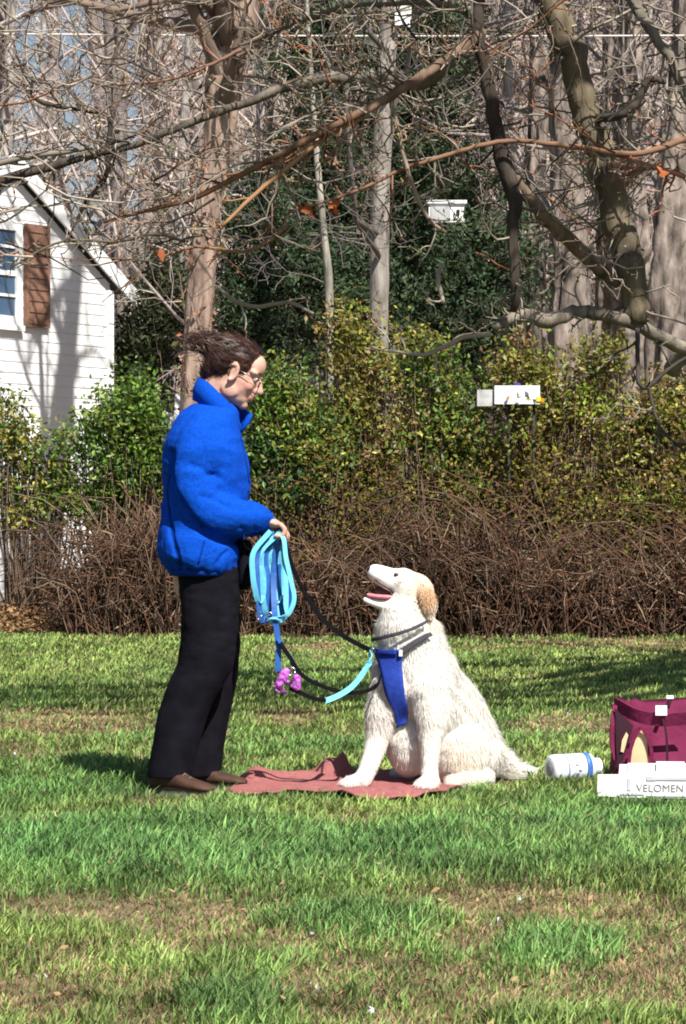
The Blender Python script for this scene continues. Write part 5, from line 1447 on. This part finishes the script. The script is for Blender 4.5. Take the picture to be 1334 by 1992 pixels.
v = np.array([fr(1218, 1496, 10.333), fr(1262, 1496, 10.333), fr(1258, 1440, 10.333), fr(1247, 1420, 10.333), fr(1236, 1440, 10.333)]); b.add(np.r_[v, v + [0, .006, 0]], [np.array([[0, 1, 2, 3, 4], [9, 8, 7, 6, 5]]), np.array([[(k + 1) % 5, k, 5 + k, 5 + (k + 1) % 5] for k in range(5)])]); obj('sheet', b, M['tan'], e, smooth=False)
v = np.array([fr(1207, 1462, 10.34), fr(1213, 1464, 10.34), fr(1222, 1430, 10.34), fr(1218, 1424, 10.34), fr(1210, 1440, 10.34)])
b = MB(); b.add(np.r_[v, v + [0, .004, 0]], [np.array([[0, 1, 2, 3, 4], [9, 8, 7, 6, 5]]), np.array([[(k + 1) % 5, k, 5 + k, 5 + (k + 1) % 5] for k in range(5)])]); obj('corner', b, M['tan'], e, smooth=False)
at_base(e, tuple(fr(1240, 1496, 10.333)))

M['card'] = material("white carton", (.78, .78, .79), rough=.6, nscale=10, nmix=.06)
M['cardgrey'] = material("pale grey carton print", (.52, .52, .56), rough=.6, nscale=20, nmix=.15)
M['cream'] = material("cream card", (.78, .62, .42), rough=.7, nscale=10, nmix=.1)
M['print'] = material("dark print", (.20, .19, .20), rough=.7)
ct = thing('carton', "flat white printed carton lying in the grass before the burgundy bag", 'carton')
ua = np.array([math.cos(BOX_YAW), math.sin(BOX_YAW), 0]); va = np.array([-math.sin(BOX_YAW), math.cos(BOX_YAW), 0]); AX = np.array([ua, va, [0, 0, 1]])
C0 = np.array([*BOX_C, 0.0])
def cb(name, u0, u1, v0, v1, z0, z1, mat, bev=False):
    b = MB(); box(b, C0 + ua * (u0 + u1) / 2 + va * (v0 + v1) / 2 + np.array([0, 0, (z0 + z1) / 2]), (u1 - u0, v1 - v0, z1 - z0), AX)
    return obj(name, b, mat, ct, smooth=False)
cb('tray', -.33, .33, -.20, .20, .004, .084, M['card'])
cb('lid_flap', -.30, -.02, -.19, .16, .0845, .092, M['card']); cb('lid_flap', -.20, -.10, -.17, .10, .0925, .104, M['card']); cb('inner_card', -.015, .32, -.19, .17, .0845, .098, M['cream'])
cb('front_label', -.22, .325, -.2035, -.2005, .066, .076, M['cardgrey'])
b = MB(); f0 = C0 - ua * .33 - va * .20
fdv = unit(-ua * .96 - va * .12)
v = np.array([f0 + [0, 0, .006], f0 + fdv * .075 + [0, 0, .010], f0 + fdv * .072 + [0, 0, .084], f0 + [0, 0, .084]]); nv2 = np.cross(fdv, [0, 0, 1]) * .004
b.add(np.r_[v, v + nv2], [np.array([[0, 1, 2, 3], [7, 6, 5, 4]]), np.array([[(k + 1) % 4, k, 4 + k, 4 + (k + 1) % 4] for k in range(4)])]); obj('end_flap', b, M['card'], ct, smooth=False)
for u0_, u1_, z0_, z1_ in ((-.325, -.245, .014, .020), (-.235, .32, .0095, .0125), (-.235, -.205, .064, .078), (-.30, -.29, .03, .07)):
    cb('print_bar', u0_, u1_, -.2032, -.2003, z0_, z1_, M['cardgrey'])
cu = bpy.data.curves.new("print", 'FONT'); cu.body = "VELOMEN OF B"; cu.size = .036; cu.space_character = 1.02
to = bpy.data.objects.new("print", cu); COL.objects.link(to)
tme = bpy.data.meshes.new_from_object(to.evaluated_get(bpy.context.evaluated_depsgraph_get())); bpy.data.objects.remove(to)
tv = coords(tme); o0 = C0 - ua * .27 - va * .2022 + np.array([0, 0, .026])
set_coords(tme, o0 + np.outer(tv[:, 0], ua) + np.outer(tv[:, 1], [0, 0, 1]))
link('lettering', tme, M['print'], ct)
at_base(ct, tuple(C0))

M['plastic'] = material("white plastic", (.74, .78, .82), rough=.35, nscale=12, nmix=.06, spec=.5)
M['bandblue'] = material("blue label band", (.07, .17, .50), rough=.4, nscale=30, nmix=.3)
M['greyend'] = material("grey end recess", (.30, .31, .34), rough=.6)
bt = thing('bottle', "white plastic bottle with blue band lying on its side in the grass", 'bottle')
ax = unit(np.array([.92, .36, .02])); c0 = np.array([.748, 10.24, .058]); BS = 1.1
def ringpts(prof, name, mat, sides=28):
    b = MB(); tube(b, [c0 + ax * t * .99 for t, r_ in prof], [r_ * BS for t, r_ in prof], sides); return obj(name, b, mat, bt)
ringpts([(0, .036), (.004, .044), (.012, .047), (.10, .047), (.145, .047), (.165, .043), (.178, .032)], 'bottle_body', M['plastic'])
ringpts([(.130, .0478), (.152, .0478)], 'label_band', M['bandblue']); ringpts([(.055, .0474), (.060, .0474)], 'stripe', M['bandblue'])
ringpts([(.176, .026), (.180, .028), (.200, .028), (.204, .025)], 'cap', M['plastic'])
ringpts([(-.002, .024), (.0035, .028)], 'base_recess', M['greyend'])
for k, (t, da) in enumerate(((.088, -.3), (.100, .1), (.092, .35))):
    n_ = unit(np.array([.36, -.92, 0]) + np.array([0, 0, -da])); b = MB(); box(b, c0 + ax * t * .99 + n_ * .0512, (.012, .006, .006), np.array([ax, n_, np.cross(ax, n_)])); obj('print_mark', b, M['print'], bt, smooth=False)
at_base(bt, (float(c0[0]), float(c0[1]), 0))
